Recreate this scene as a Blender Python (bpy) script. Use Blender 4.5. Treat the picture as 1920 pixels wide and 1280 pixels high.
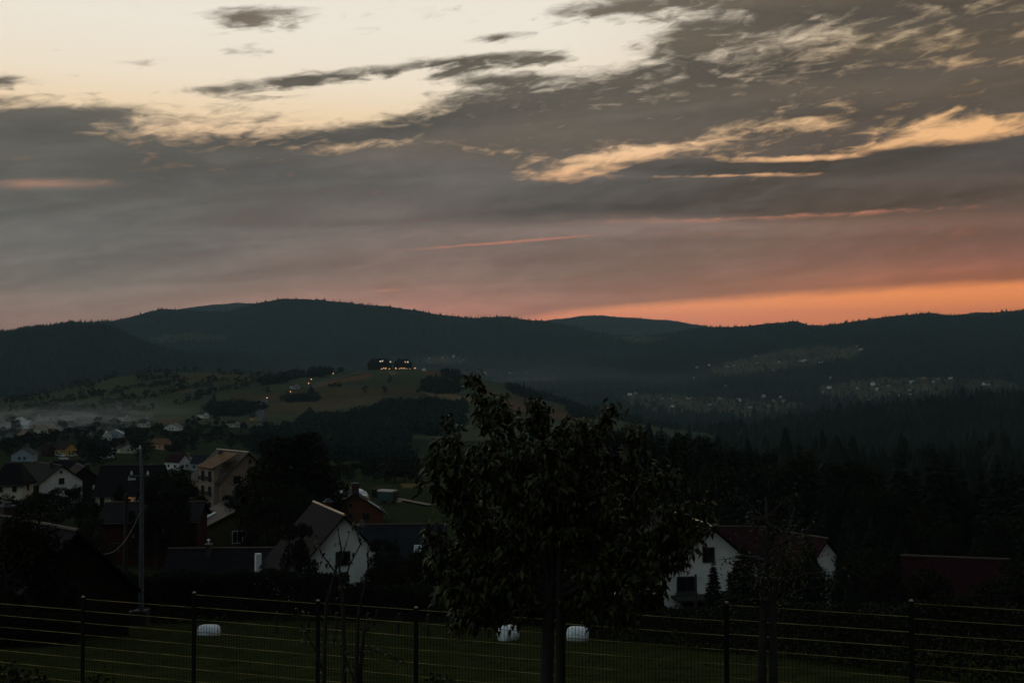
import bpy, math, random
import numpy as np
from mathutils import Vector, Matrix

for o in list(bpy.data.objects):
    bpy.data.objects.remove(o, do_unlink=True)
C = bpy.context.scene.collection
SC = bpy.context.scene
R = math.radians
rng = np.random.default_rng(7)
random.seed(7)

# ------------------------------------------------------------------ camera
F = 1920 * 40 / 36.0            # focal length of the photograph in its own pixels
PITCH = math.atan(50 / F)       # eye level sits 50 px under the middle of the picture
cam_d = bpy.data.cameras.new('camera')
cam_d.lens = 40; cam_d.sensor_width = 36
cam_d.clip_start = 0.1; cam_d.clip_end = 60000
cam = bpy.data.objects.new('camera', cam_d)
cam.location = (0, 0, 0)
cam.rotation_euler = (R(90) + PITCH, 0, 0)
C.objects.link(cam)
SC.camera = cam

# ------------------------------------------------------------------ render / exposure
SC.view_settings.view_transform = 'Standard'
SC.view_settings.look = 'None'
SC.view_settings.exposure = 0
SC.view_settings.gamma = 1
SC.view_settings.use_curve_mapping = False
SC.render.engine = 'CYCLES'
cy = SC.cycles
cy.use_denoising = True
try:
    cy.denoiser = 'OPENIMAGEDENOISE'
    cy.denoising_input_passes = 'RGB_ALBEDO_NORMAL'
except Exception:
    pass
cy.max_bounces = 4; cy.diffuse_bounces = 2; cy.glossy_bounces = 2
cy.transmission_bounces = 2; cy.volume_bounces = 1; cy.transparent_max_bounces = 4
cy.volume_step_rate = 2.0; cy.volume_max_steps = 64
cy.sample_clamp_indirect = 2.0
cy.caustics_reflective = False; cy.caustics_refractive = False

def lin(c):
    return tuple(((v / 255) / 12.92 if v / 255 <= .04045 else ((v / 255 + .055) / 1.055) ** 2.4) for v in c)

def direction(px, py):
    """unit world direction through a point of the photograph"""
    x, z = (px - 960) / F, (640 - py) / F
    c, s = math.cos(PITCH), math.sin(PITCH)
    v = Vector((x, c - z * s, s + z * c))
    return v.normalized()

def ang(px, py):
    """azimuth and elevation of that direction, in units of 1/F radian"""
    d = direction(px, py)
    return math.atan2(d.x, d.y) * F, math.asin(d.z) * F

# ------------------------------------------------------------------ world: dusk sky with a broken cloud deck
W = bpy.data.worlds.new('World'); SC.world = W; W.use_nodes = True
NT = W.node_tree; NT.nodes.clear()

class S:
    """a socket with arithmetic"""
    def __init__(s, k): s.k = k
    def _m(a, op, b=None, c=None):
        n = NT.nodes.new('ShaderNodeMath'); n.operation = op
        for i, v in enumerate((a, b, c)):
            if v is None: continue
            if isinstance(v, S): NT.links.new(v.k, n.inputs[i])
            else: n.inputs[i].default_value = v
        return S(n.outputs[0])
    def __add__(a, b): return a._m('ADD', b)
    def __radd__(a, b): return a._m('ADD', b)
    def __sub__(a, b): return a._m('SUBTRACT', b)
    def __rsub__(a, b): return S._m(b, 'SUBTRACT', a)
    def __mul__(a, b): return a._m('MULTIPLY', b)
    def __rmul__(a, b): return a._m('MULTIPLY', b)
    def __truediv__(a, b): return a._m('DIVIDE', b)
    def mad(a, b, c): return a._m('MULTIPLY_ADD', b, c)

def fn(op, *a): return S._m(a[0], op, *a[1:])
def sstep(v, lo, hi, a=0., b=1.):
    n = NT.nodes.new('ShaderNodeMapRange'); n.interpolation_type = 'SMOOTHSTEP'
    NT.links.new(v.k, n.inputs[0])
    for i, q in enumerate((lo, hi, a, b)): n.inputs[i + 1].default_value = q
    return S(n.outputs[0])
def comb(x, y, z=0.):
    n = NT.nodes.new('ShaderNodeCombineXYZ')
    for i, v in enumerate((x, y, z)):
        if isinstance(v, S): NT.links.new(v.k, n.inputs[i])
        else: n.inputs[i].default_value = v
    return S(n.outputs[0])
def noise(vec, scale, detail=4, rough=.55, dist=0., w=None):
    n = NT.nodes.new('ShaderNodeTexNoise'); n.noise_dimensions = '2D'
    NT.links.new(vec.k, n.inputs['Vector'])
    n.inputs['Scale'].default_value = scale; n.inputs['Detail'].default_value = detail
    n.inputs['Roughness'].default_value = rough; n.inputs['Distortion'].default_value = dist
    return S(n.outputs[0])
def ramp(v, stops, lo, hi):
    """stops: (position, 8-bit colour), position in lo..hi"""
    n = NT.nodes.new('ShaderNodeValToRGB'); cr = n.color_ramp
    t = (v - lo) * (1 / (hi - lo)); NT.links.new(t.k, n.inputs[0])
    stops = sorted(stops)
    while len(cr.elements) < len(stops): cr.elements.new(.5)
    for e, (p, c) in zip(cr.elements, stops):
        e.position = (p - lo) / (hi - lo); e.color = (*lin(c), 1)
    return S(n.outputs[0])
def curve(v, pts, lo, hi, vlo, vhi):
    n = NT.nodes.new('ShaderNodeValToRGB'); cr = n.color_ramp; cr.interpolation = 'B_SPLINE'
    t = (v - lo) * (1 / (hi - lo)); NT.links.new(t.k, n.inputs[0])
    pts = sorted(pts)
    while len(cr.elements) < len(pts): cr.elements.new(.5)
    for e, (p, q) in zip(cr.elements, pts):
        e.position = (p - lo) / (hi - lo); g = (q - vlo) / (vhi - vlo); e.color = (g, g, g, 1)
    sp = NT.nodes.new('ShaderNodeSeparateColor'); NT.links.new(n.outputs[0], sp.inputs[0])
    return S(sp.outputs[0]).mad(vhi - vlo, vlo)
def cmix(f, a, b, mode='MIX'):
    n = NT.nodes.new('ShaderNodeMix'); n.data_type = 'RGBA'; n.blend_type = mode
    if isinstance(f, S): NT.links.new(f.k, n.inputs[0])
    else: n.inputs[0].default_value = f
    for i, v in ((6, a), (7, b)):
        if isinstance(v, S): NT.links.new(v.k, n.inputs[i])
        else: n.inputs[i].default_value = (*v, 1)
    return S(n.outputs[2])
def cscale(c, f):
    n = NT.nodes.new('ShaderNodeVectorMath'); n.operation = 'SCALE'
    NT.links.new(c.k, n.inputs[0]); NT.links.new(f.k, n.inputs['Scale'])
    return S(n.outputs[0])

tc = NT.nodes.new('ShaderNodeTexCoord')
sp = NT.nodes.new('ShaderNodeSeparateXYZ'); NT.links.new(tc.outputs['Generated'], sp.inputs[0])
dx, dy, dz = (S(sp.outputs[i]) for i in range(3))
az = fn('ARCTAN2', dx, dy)
X = az * F
Y = fn('ARCSINE', dz) * F                      # up positive, 1/F radian
P0 = comb(X, Y)
# streaks of cloud lie tilted a little up to the right and are drawn out sideways
tilt = R(7)
q1 = comb((X * math.cos(tilt) + Y * math.sin(tilt)) * (1 / 360), (Y * math.cos(tilt) - X * math.sin(tilt)) * (1 / 78))
q2 = comb((X * math.cos(tilt) + Y * math.sin(tilt)) * (1 / 88), (Y * math.cos(tilt) - X * math.sin(tilt)) * (1 / 23))
nA = noise(q1, 1.0, 6, .58, .35)
nB = noise(q2, 1.0, 4, .55, .5)
nC = noise(q1, 2.3, 3, .5, .2)
nD = noise(q2, 2.1, 4, .6, .6)
nE = noise(comb((X + Y * 1.2) * (1 / 620), (Y - X * .1) * (1 / 58)), 1., 2, .5, .6)
Xw = X + (nC - .5) * 110 + (nB - .5) * 34
Yw = Y + (nA - .5) * 26 + (nB - .5) * 22
PW = comb(Xw, Yw)

def streak(x1, y1, x2, y2, b, wt, vec):
    a1, e1 = ang(x1, y1); a2, e2 = ang(x2, y2)
    n = NT.nodes.new('ShaderNodeMapping'); n.vector_type = 'TEXTURE'
    NT.links.new(vec.k, n.inputs[0])
    n.inputs['Location'].default_value = ((a1 + a2) / 2, (e1 + e2) / 2, 0)
    n.inputs['Rotation'].default_value = (0, 0, math.atan2(e2 - e1, a2 - a1))
    n.inputs['Scale'].default_value = (math.hypot(a2 - a1, e2 - e1) * .62, b * 1.5, 1)
    g = NT.nodes.new('ShaderNodeTexGradient'); g.gradient_type = 'SPHERICAL'
    NT.links.new(n.outputs[0], g.inputs[0])
    return S(g.outputs['Fac']) * (wt * 1.45)

top_pts = [(-700, 170), (-300, 185), (0, 196), (150, 214), (300, 246), (420, 226), (480, 232), (560, 242), (700, 218), (800, 196),
           (880, 162), (1000, 140), (1120, 128), (1200, 98), (1250, 50), (1300, 18), (1420, -60), (1600, -240), (1900, -700), (2400, -1400)]
tp = [ang(*p) for p in top_pts]
Yb = curve(X, tp, tp[0][0], tp[-1][0], 300, 2300)
low_pts = [(-600, 700), (860, 640), (960, 602), (1050, 587), (1150, 577), (1300, 566), (1450, 554), (1600, 544), (1760, 536), (1920, 528), (2300, 510)]
lp = [ang(*p) for p in low_pts]
Yl = curve(X, lp, lp[0][0], lp[-1][0], -100, 250)
F0 = fn('MAXIMUM', fn('MINIMUM', (Yb - Y) * (1 / 30), 1.2), -1.8)
F1 = fn('MINIMUM', (Y - Yl + (nC - .5) * 12) * (1 / 9), 3.)
FF = F0
GAPS = [(900, 348, 1240, 298, 24, -1.35), (1060, 304, 1420, 260, 14, -.95), (1340, 304, 1640, 294, 7, -1.9), (1180, 331, 1600, 325, 4, -1.7),
        (1640, 260, 1990, 224, 27, -2.3), (1540, 296, 1740, 260, 10, -1.2), (1460, 232, 1640, 234, 10, -.75), (540, 284, 860, 260, 11, -.95),
        (-60, 346, 245, 342, 10, -.85), (1030, 420, 2050, 374, 6, -1.15), (1080, 406, 1420, 416, 13, -.5), (730, 469, 1135, 440, 2.6, -1.25),
        (1360, 84, 1980, 54, 34, -.4), (1620, 134, 1990, 116, 16, -.6), (960, 136, 1290, 98, 24, -.7), (560, 222, 860, 168, 24, -.75),
        (260, 252, 600, 238, 14, -.4), (1230, 42, 1420, 20, 26, -.5), (670, 549, 760, 543, 3, -.6), (1280, 252, 1500, 224, 16, -.4),
        (1000, 205, 1300, 180, 12, -.3), (1480, 385, 1800, 372, 7, -.5)]
DARK = [(340, 47, 590, 25, 22, 2.5), (415, 97, 540, 89, 13, 1.5), (350, 170, 760, 132, 14, 2.5), (660, 144, 1060, 94, 16, 2.6), (-60, 152, 50, 148, 13, 1.8),
        (150, 132, 375, 112, 12, 1.0), (845, 77, 1025, 65, 10, 2.), (1010, 26, 1350, -9, 20, 2.3), (-20, 218, 330, 204, 12, 1.2), (440, 185, 580, 180, 6, 1.3),
        (500, 150, 640, 160, 8, .8), (820, 158, 1060, 138, 10, .9)]
LENS = [(780, 378, 2150, 344, 40, 1.25), (1130, 315, 1640, 311, 13, 1.3), (1500, 306, 2150, 274, 28, 1.4)]
SHADE = [(800, 434, 2000, 404, 15, -1.1), (1040, 412, 1500, 418, 14, -.9), (900, 350, 1300, 340, 8, .3), (280, 262, 800, 248, 22, .5), (560, 262, 1060, 196, 24, .5), (-60, 246, 240, 236, 20, .45), (1080, 120, 2000, 120, 22, .5), (1250, 40, 1960, 20, 24, .4),
         (1100, 215, 1960, 200, 26, .35), (120, 320, 760, 330, 30, .22), (-50, 300, 200, 300, 20, -.3), (880, 440, 1240, 425, 26, -.35), (-100, 560, 700, 570, 40, -.25)]
PL = comb(X + (nA - .5) * 30, Y + (nA - .5) * 11 + (nD - .5) * 5)
dk = None
for g in LENS:
    st = streak(*g, PL); FF = FF + st; dk = st if dk is None else dk + st
for g in SHADE:
    dk = dk + streak(*g, PW)
for g in GAPS + DARK:
    FF = FF + streak(*g, PL if g[4] < 11 else PW)
amp = sstep(Y + X * .12, 200, 400, .3, 1.)
FF = FF + ((nA - .5) * 2.6 + (nB - .5) * 2.7 + (nD - .5) * 2.1 + (nE - .5) * 1.6) * amp
FF = fn('MINIMUM', FF, F1)
cover = sstep(FF, -1.25, 1.15)

RH = lambda y: 690 - y        # ramp positions are given as photograph rows
clear = ramp(Y, [(RH(700), (176, 108, 92)), (RH(600), (196, 116, 92)), (RH(575), (226, 141, 98)), (RH(545), (230, 148, 100)), (RH(460), (205, 124, 100)),
                 (RH(390), (198, 138, 114)), (RH(330), (244, 190, 140)), (RH(230), (240, 213, 176)), (RH(170), (240, 225, 202)), (RH(80), (238, 229, 213)),
                 (RH(0), (236, 228, 214)), (RH(-300), (206, 202, 192)), (RH(-900), (150, 153, 154)), (RH(-2400), (104, 112, 120))], -60, 3360)
clear_r = ramp(Y, [(RH(700), (150, 84, 62)), (RH(590), (186, 102, 66)), (RH(560), (222, 128, 72)), (RH(535), (226, 132, 78)), (RH(400), (170, 110, 90)),
                   (RH(300), (242, 184, 128)), (RH(230), (238, 188, 132)), (RH(100), (205, 178, 140)), (RH(0), (190, 170, 140)), (RH(-900), (140, 142, 142)), (RH(-2400), (104, 112, 120))], -60, 3360)
cl_l = ramp(Y, [(RH(640), (150, 112, 100)), (RH(590), (134, 108, 97)), (RH(540), (116, 106, 98)), (RH(460), (102, 98, 94)), (RH(380), (95, 92, 87)), (RH(300), (92, 88, 81)),
                (RH(220), (96, 90, 81)), (RH(60), (124, 112, 98)), (RH(-300), (118, 112, 106)), (RH(-2400), (88, 94, 100))], -60, 3360)
cl_m = ramp(Y, [(RH(620), (196, 118, 98)), (RH(575), (168, 116, 101)), (RH(520), (136, 108, 98)), (RH(460), (116, 99, 93)), (RH(390), (103, 93, 88)), (RH(340), (90, 85, 82)), (RH(270), (98, 89, 80)),
                (RH(180), (91, 85, 76)), (RH(80), (106, 96, 82)), (RH(-300), (112, 106, 100)), (RH(-2400), (88, 94, 100))], -60, 3360)
cl_r = ramp(Y, [(RH(600), (180, 96, 68)), (RH(535), (150, 84, 64)), (RH(500), (118, 74, 65)), (RH(450), (104, 75, 68)), (RH(390), (104, 80, 71)), (RH(340), (82, 73, 68)), (RH(280), (76, 69, 64)),
                (RH(200), (88, 77, 66)), (RH(100), (86, 76, 64)), (RH(0), (74, 67, 58)), (RH(-400), (86, 82, 78)), (RH(-2400), (84, 90, 96))], -60, 3360)
wr = sstep(X, ang(1000, 400)[0], ang(1900, 400)[0])
wl = sstep(X, ang(100, 400)[0], ang(900, 400)[0])
clearc = cmix(wr, clear, clear_r)
cloudc = cmix(wr, cmix(wl, cl_l, cl_m), cl_r)
cloudc = cmix(fn('MAXIMUM', fn('MINIMUM', dk * .5, .55), 0.), cloudc, lin((84, 83, 83)))
cloudc = cscale(cloudc, (nE - .5).mad(.75, 1.) + (nA - .5) * .65 + (nB - .5) * .42 + (nD - .5) * .25 - fn('MINIMUM', dk, 1.25) * .36 + sstep(Y, 50, 240, .16, .03))
clearc = cscale(clearc, sstep(Y, 50, 240, 1.42, 1.04))
skyc = cmix(cover, clearc, cloudc)
# away from the sunset the dome dims and cools
west = fn('COSINE', az - .25)
dim = sstep(west, -.55, .86, .62, 1.)
cool = sstep(west, -.2, .8, .75, 0.)
skyc = cmix(cool, skyc, cmix(1., skyc, (.70, .98, 1.2), 'MULTIPLY'))
skyc = cscale(skyc, dim)
bg = NT.nodes.new('ShaderNodeBackground'); NT.links.new(skyc.k, bg.inputs[0]); bg.inputs[1].default_value = 1.0
# the clear air behind it all: Nishita with the sun just on the skyline
nis = NT.nodes.new('ShaderNodeTexSky'); nis.sky_type = 'NISHITA'; nis.sun_disc = False
nis.sun_elevation = R(1.5); nis.sun_rotation = R(18); nis.altitude = 600
bg2 = NT.nodes.new('ShaderNodeBackground'); NT.links.new(nis.outputs[0], bg2.inputs[0]); bg2.inputs[1].default_value = 0.004
add = NT.nodes.new('ShaderNodeAddShader'); NT.links.new(bg.outputs[0], add.inputs[0]); NT.links.new(bg2.outputs[0], add.inputs[1])
wo = NT.nodes.new('ShaderNodeOutputWorld'); NT.links.new(add.outputs[0], wo.inputs[0])
W.cycles.sampling_method = 'MANUAL'; W.cycles.sample_map_resolution = 512

# the last light of the sun that stands behind the ridge at the right
sun_d = bpy.data.lights.new('sun', 'SUN'); sun_d.energy = 0.06; sun_d.angle = R(12); sun_d.color = (1., .62, .36)
sun = bpy.data.objects.new('sun', sun_d)
sun.rotation_euler = Vector((-math.sin(R(18)) * math.cos(R(6)), -math.cos(R(18)) * math.cos(R(6)), -math.sin(R(6)))).to_track_quat('-Z', 'Y').to_euler()
C.objects.link(sun)

# ------------------------------------------------------------------ helpers for objects
def tag(o, label=None, cat=None, group=None, kind=None):
    if label: o['label'] = label
    if cat: o['category'] = cat
    if group: o['group'] = group
    if kind: o['kind'] = kind
    return o

def empty(name, loc=(0, 0, 0), rz=0., sc=1.):
    o = bpy.data.objects.new(name, None); C.objects.link(o)
    o.location = loc; o.rotation_euler = (0, 0, rz)
    o.scale = sc if isinstance(sc, tuple) else (sc, sc, sc)
    o.empty_display_size = .2
    return o

def mesh_np(name, V, Q=None, T=None, mats=None, smooth=False, mi=None):
    """mesh from numpy arrays: V (n,3), quads Q (m,4) and triangles T (k,3)"""
    me = bpy.data.meshes.new(name)
    V = np.asarray(V, np.float32)
    Q = np.zeros((0, 4), np.int32) if Q is None or len(Q) == 0 else np.asarray(Q, np.int32)
    T = np.zeros((0, 3), np.int32) if T is None or len(T) == 0 else np.asarray(T, np.int32)
    me.vertices.add(len(V)); me.vertices.foreach_set('co', V.ravel())
    me.loops.add(Q.size + T.size)
    me.loops.foreach_set('vertex_index', np.concatenate([Q.ravel(), T.ravel()]).astype(np.int32))
    me.polygons.add(len(Q) + len(T))
    tot = np.concatenate([np.full(len(Q), 4, np.int32), np.full(len(T), 3, np.int32)])
    me.polygons.foreach_set('loop_start', np.concatenate([[0], np.cumsum(tot)[:-1]]).astype(np.int32))
    try: me.polygons.foreach_set('loop_total', tot)
    except Exception: pass
    me.polygons.foreach_set('use_smooth', np.full(len(tot), smooth, bool))
    for m in (mats if isinstance(mats, (list, tuple)) else [mats]):
        if m: me.materials.append(m)
    if mi is not None: me.polygons.foreach_set('material_index', np.asarray(mi, np.int32))
    me.update(calc_edges=True); me.validate()
    return me

def link(name, me, parent=None, loc=None, rz=None):
    o = bpy.data.objects.new(name, me); C.objects.link(o)
    if parent: o.parent = parent
    if loc is not None: o.location = loc
    if rz is not None: o.rotation_euler = (0, 0, rz)
    return o

class MB:
    def __init__(s): s.v = []; s.q = []; s.t = []
    def add(s, V, Q=(), T=()):
        b = len(s.v); s.v.extend(map(tuple, V))
        s.q.extend([tuple(i + b for i in f) for f in Q]); s.t.extend([tuple(i + b for i in f) for f in T])
    def box(s, x0, x1, y0, y1, z0, z1):
        s.add([(x0, y0, z0), (x1, y0, z0), (x1, y1, z0), (x0, y1, z0), (x0, y0, z1), (x1, y0, z1), (x1, y1, z1), (x0, y1, z1)],
              [(0, 3, 2, 1), (4, 5, 6, 7), (0, 1, 5, 4), (1, 2, 6, 5), (2, 3, 7, 6), (3, 0, 4, 7)])
    def hexa(s, P): s.add(P, [(0, 3, 2, 1), (4, 5, 6, 7), (0, 1, 5, 4), (1, 2, 6, 5), (2, 3, 7, 6), (3, 0, 4, 7)])
    def tube(s, pts, rad, n=6, cap=True):
        pts = [Vector(p) for p in pts]
        if not hasattr(rad, '__len__'): rad = [rad] * len(pts)
        V = []; Q = []; T = []
        for i, p in enumerate(pts):
            d = (pts[min(i + 1, len(pts) - 1)] - pts[max(i - 1, 0)]).normalized()
            a = d.cross(Vector((0, 0, 1)) if abs(d.z) < .9 else Vector((1, 0, 0))).normalized(); b = d.cross(a)
            for k in range(n):
                t = 2 * math.pi * k / n
                V.append(p + (a * math.cos(t) + b * math.sin(t)) * rad[i])
        for i in range(len(pts) - 1):
            for k in range(n):
                k2 = (k + 1) % n
                Q.append((i * n + k, i * n + k2, (i + 1) * n + k2, (i + 1) * n + k))
        if cap:
            V += [pts[0], pts[-1]]; L = len(V)
            for k in range(n):
                k2 = (k + 1) % n
                T.append((L - 2, k2, k)); T.append((L - 1, (len(pts) - 1) * n + k, (len(pts) - 1) * n + k2))
        s.add(V, Q, T)
    def mesh(s, name, m, smooth=False): return mesh_np(name, np.array(s.v, np.float32).reshape(-1, 3), s.q, s.t, m, smooth)
    def build(s, name, m, parent=None, smooth=False): return link(name, s.mesh(name, m, smooth), parent)

def mat(name, col, rough=.8, var=.25, scale=3., bump=0., bscale=None, metal=0., spec=.5, col2=None, detail=4, aniso=None, emit=None, estr=0.):
    m = bpy.data.materials.new(name); m.use_nodes = True
    nt = m.node_tree; b = nt.nodes['Principled BSDF']
    b.inputs['Roughness'].default_value = rough; b.inputs['Metallic'].default_value = metal
    b.inputs['Specular IOR Level'].default_value = spec
    t = nt.nodes.new('ShaderNodeTexCoord'); mp = nt.nodes.new('ShaderNodeMapping')
    nt.links.new(t.outputs['Object'], mp.inputs[0])
    if aniso: mp.inputs['Scale'].default_value = aniso
    n = nt.nodes.new('ShaderNodeTexNoise'); n.inputs['Scale'].default_value = scale; n.inputs['Detail'].default_value = detail
    nt.links.new(mp.outputs[0], n.inputs['Vector'])
    r = nt.nodes.new('ShaderNodeValToRGB'); r.color_ramp.elements[0].position = .3; r.color_ramp.elements[1].position = .7
    c2 = col2 or tuple(min(1, v * (1 + var)) for v in col)
    r.color_ramp.elements[0].color = (*[v * (1 - var) for v in col], 1); r.color_ramp.elements[1].color = (*c2, 1)
    nt.links.new(n.outputs[0], r.inputs[0]); nt.links.new(r.outputs[0], b.inputs['Base Color'])
    if bump:
        n2 = nt.nodes.new('ShaderNodeTexNoise'); n2.inputs['Scale'].default_value = bscale or scale * 4; n2.inputs['Detail'].default_value = 3
        nt.links.new(mp.outputs[0], n2.inputs['Vector'])
        bp = nt.nodes.new('ShaderNodeBump'); bp.inputs['Strength'].default_value = bump; bp.inputs['Distance'].default_value = .05
        nt.links.new(n2.outputs[0], bp.inputs['Height']); nt.links.new(bp.outputs[0], b.inputs['Normal'])
    if emit:
        b.inputs['Emission Color'].default_value = (*emit, 1); b.inputs['Emission Strength'].default_value = estr
    return m

# ------------------------------------------------------------------ terrain
# how the land lies: for each distance, the row of the photograph at which the ground stands in each direction
def near_z(x, y):
    yy = np.asarray(y, float)
    z = -1.6 - .21 * yy
    return np.where(yy > 57, -13.57 - (yy - 57) * .168, z)

RINGS = {
 100: [(-400, 1118), (720, 1112), (1200, 1136), (1440, 1148), (1920, 1158)],
 150: [(-400, 1031), (720, 1031), (960, 1040), (1200, 1075), (1440, 1085), (1920, 1092)],
 213: [(-400, 948), (480, 948), (720, 956), (960, 966), (1200, 1000), (1440, 1010), (1920, 1015)],
 270: [(-400, 918), (480, 920), (720, 930), (960, 938), (1200, 958), (1440, 964), (1920, 970)],
 330: [(-400, 900), (480, 900), (720, 908), (960, 912), (1200, 930), (1440, 936), (1920, 945)],
 500: [(-400, 868), (240, 868), (720, 886), (960, 892), (1200, 905), (1920, 918)],
 700: [(-400, 828), (240, 830), (480, 845), (720, 862), (960, 872), (1200, 890), (1920, 900)],
 900: [(-400, 798), (0, 802), (240, 804), (480, 818), (720, 838), (960, 852), (1200, 872), (1440, 884), (1920, 882)],
 1200: [(-400, 772), (0, 768), (240, 764), (480, 776), (720, 780), (960, 788), (1200, 832), (1440, 850), (1680, 842), (1920, 830)],
 1400: [(-400, 762), (0, 752), (240, 724), (480, 734), (720, 727), (960, 747), (1200, 806), (1440, 824), (1680, 796), (1920, 778)],
 1600: [(-900, 770), (-400, 758), (0, 746), (50, 742), (110, 728), (200, 710), (280, 699), (350, 696), (400, 698), (480, 702), (550, 699), (640, 695), (700, 692), (760, 690),
        (830, 695), (880, 704), (940, 718), (1000, 739), (1060, 757), (1150, 779), (1250, 800), (1330, 816), (1400, 814), (1440, 806), (1500, 794), (1600, 778), (1700, 768), (1800, 760), (1920, 752), (2600, 730)],
 2050: [(-400, 790), (480, 790), (960, 790), (1200, 815), (1440, 835), (1920, 800)],
 2600: [(-400, 745), (480, 745), (960, 760), (1200, 778), (1440, 782), (1680, 772), (1920, 764)],
 3000: [(-400, 700), (480, 706), (900, 742), (1200, 752), (1440, 742), (1680, 728), (1920, 722)],
 3500: [(-600, 640), (0, 622), (80, 609), (140, 605), (200, 610), (250, 629), (300, 650), (400, 672), (500, 686), (720, 700), (960, 722), (1200, 708), (1440, 690), (1680, 668), (1920, 660)],
 4100: [(-600, 660), (240, 668), (480, 660), (720, 668), (960, 678), (1200, 672), (1440, 650), (1680, 632), (1920, 626)],
 5000: [(-900, 640), (0, 622), (60, 611), (130, 602), (210, 602), (260, 590), (300, 580), (340, 581), (420, 584), (480, 570), (530, 562), (600, 561), (680, 569), (760, 580), (830, 592), (870, 596),
        (950, 593), (1000, 603), (1040, 608), (1100, 622), (1200, 631), (1290, 620), (1330, 613), (1400, 612), (1450, 606), (1490, 601), (1520, 609), (1570, 607), (1650, 598), (1700, 594), (1740, 589), (1790, 592), (1850, 591), (1920, 585), (2600, 560)],
 5800: [(-900, 690), (480, 640), (960, 668), (1440, 680), (2600, 640)],
 7500: [(-900, 690), (200, 640), (300, 588), (340, 579), (440, 570), (490, 571), (560, 600), (700, 650), (900, 640), (960, 616), (1030, 600), (1090, 593), (1130, 592), (1190, 596), (1260, 601), (1330, 612), (1400, 630),
        (1700, 640), (1780, 592), (1830, 586), (1880, 589), (1920, 583), (2200, 575), (2600, 600)],
 9500: [(-900, 690), (2600, 690)],
}
NA = 1441                                            # azimuth samples all round
AZ = np.concatenate([np.linspace(-180, -34, 90, endpoint=False), np.linspace(-34, 34, NA), np.linspace(34, 180, 91)[1:]]) * math.pi / 180
PXA = 960 + F * np.tan(np.clip(AZ, -1.05, 1.05))
RR = np.concatenate([np.linspace(1.5, 60, 60), np.linspace(61, 160, 70), np.geomspace(162, 1000, 110), np.linspace(1008, 1720, 100), np.geomspace(1740, 5400, 110), np.geomspace(5500, 9400, 24)])

def smooth1(a, k):
    if k < 2: return a
    w = np.hanning(k + 2)[1:-1]; w /= w.sum()
    return np.convolve(np.pad(a, k, mode='edge'), w, mode='same')[k:-k]

def pchip(xk, YK, x):
    """monotone cubic through YK (n,m) at xk, evaluated at x -> (len(x), m)"""
    h = np.diff(xk)[:, None]; d = np.diff(YK, axis=0) / h
    mslope = np.zeros_like(YK)
    same = d[:-1] * d[1:] > 0
    w1 = 2 * h[1:] + h[:-1]; w2 = h[1:] + 2 * h[:-1]
    with np.errstate(divide='ignore', invalid='ignore'):
        hm = (w1 + w2) / (w1 / d[:-1] + w2 / d[1:])
    mslope[1:-1] = np.where(same, hm, 0); mslope[0] = d[0]; mslope[-1] = d[-1]
    i = np.clip(np.searchsorted(xk, x) - 1, 0, len(xk) - 2)
    t = ((x - xk[i]) / np.diff(xk)[i])[:, None]; H = h[i]
    return ((1 + 2 * t) * (1 - t) ** 2 * YK[i] + t * (1 - t) ** 2 * H * mslope[i] + t * t * (3 - 2 * t) * YK[i + 1] + t * t * (t - 1) * H * mslope[i + 1])

def el_tan(px, py):
    """tangent of the elevation of photograph points (against horizontal distance)"""
    x, z = (px - 960) / F, (640 - py) / F
    c, s = math.cos(PITCH), math.sin(PITCH)
    return (s + z * c) / np.hypot(x, c - z * s)

def build_height():
    ks = [1.5, 10, 20, 35, 57, 72, 85]
    rows = []
    for r in ks:
        yy = r * np.cos(AZ); rows.append(near_z(0, yy))
    for r in sorted(RINGS):
        p = sorted(RINGS[r]); py = np.interp(PXA, [q[0] for q in p], [q[1] for q in p])
        py = smooth1(py, 9 if r >= 1500 else 40)
        rows.append(r * el_tan(np.clip(PXA, -900, 2800), py))
    xk = np.array(ks + sorted(RINGS), float); YK = np.array(rows)
    # behind the camera the hillside goes on up and levels out
    back = np.clip((np.abs(AZ) - 1.15) / .5, 0, 1); back = back * back * (3 - 2 * back)
    far_back = (-1.6 - .21 * np.minimum(xk, 400)[:, None] * np.cos(AZ)[None, :]) * np.ones_like(YK)
    YK = YK * (1 - back) + far_back * back
    return pchip(xk, YK, RR)

def vnoise(x, y, seed=0):
    """smooth value noise on the plane"""
    xi = np.floor(x).astype(np.int64); yi = np.floor(y).astype(np.int64); fx = x - xi; fy = y - yi
    fx = fx * fx * (3 - 2 * fx); fy = fy * fy * (3 - 2 * fy)
    def h(a, b):
        n = (a * 374761393 + b * 668265263 + seed * 1442695041) & 0xffffffff
        n = ((n ^ (n >> 13)) * 1274126177) & 0xffffffff
        return ((n ^ (n >> 16)) & 0xffff) / 65535.
    return (h(xi, yi) * (1 - fx) + h(xi + 1, yi) * fx) * (1 - fy) + (h(xi, yi + 1) * (1 - fx) + h(xi + 1, yi + 1) * fx) * fy
def fbm(x, y, seed=0, o=4):
    a, t, s = .5, 0., 0.
    for k in range(o):
        t = t + a * vnoise(x * 2 ** k, y * 2 ** k, seed + k); s += a; a *= .55
    return t / s

HZ = build_height()
GX = RR[:, None] * np.sin(AZ)[None, :]; GY = RR[:, None] * np.cos(AZ)[None, :]
big = np.clip((RR - 300) / 1200, 0, 1)[:, None]
HZ = HZ + (fbm(GX / 260, GY / 260, 3) - .5) * 2 * np.where(RR < 2500, 3.2, 16.)[:, None] * big * (1 - .6 * (np.abs(RR - 1600) < 150))[:, None]
HZ = HZ + (fbm(GX / 9, GY / 9, 11) - .5) * .35 * np.clip((RR - 25) / 30, 0, 1)[:, None]

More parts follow.
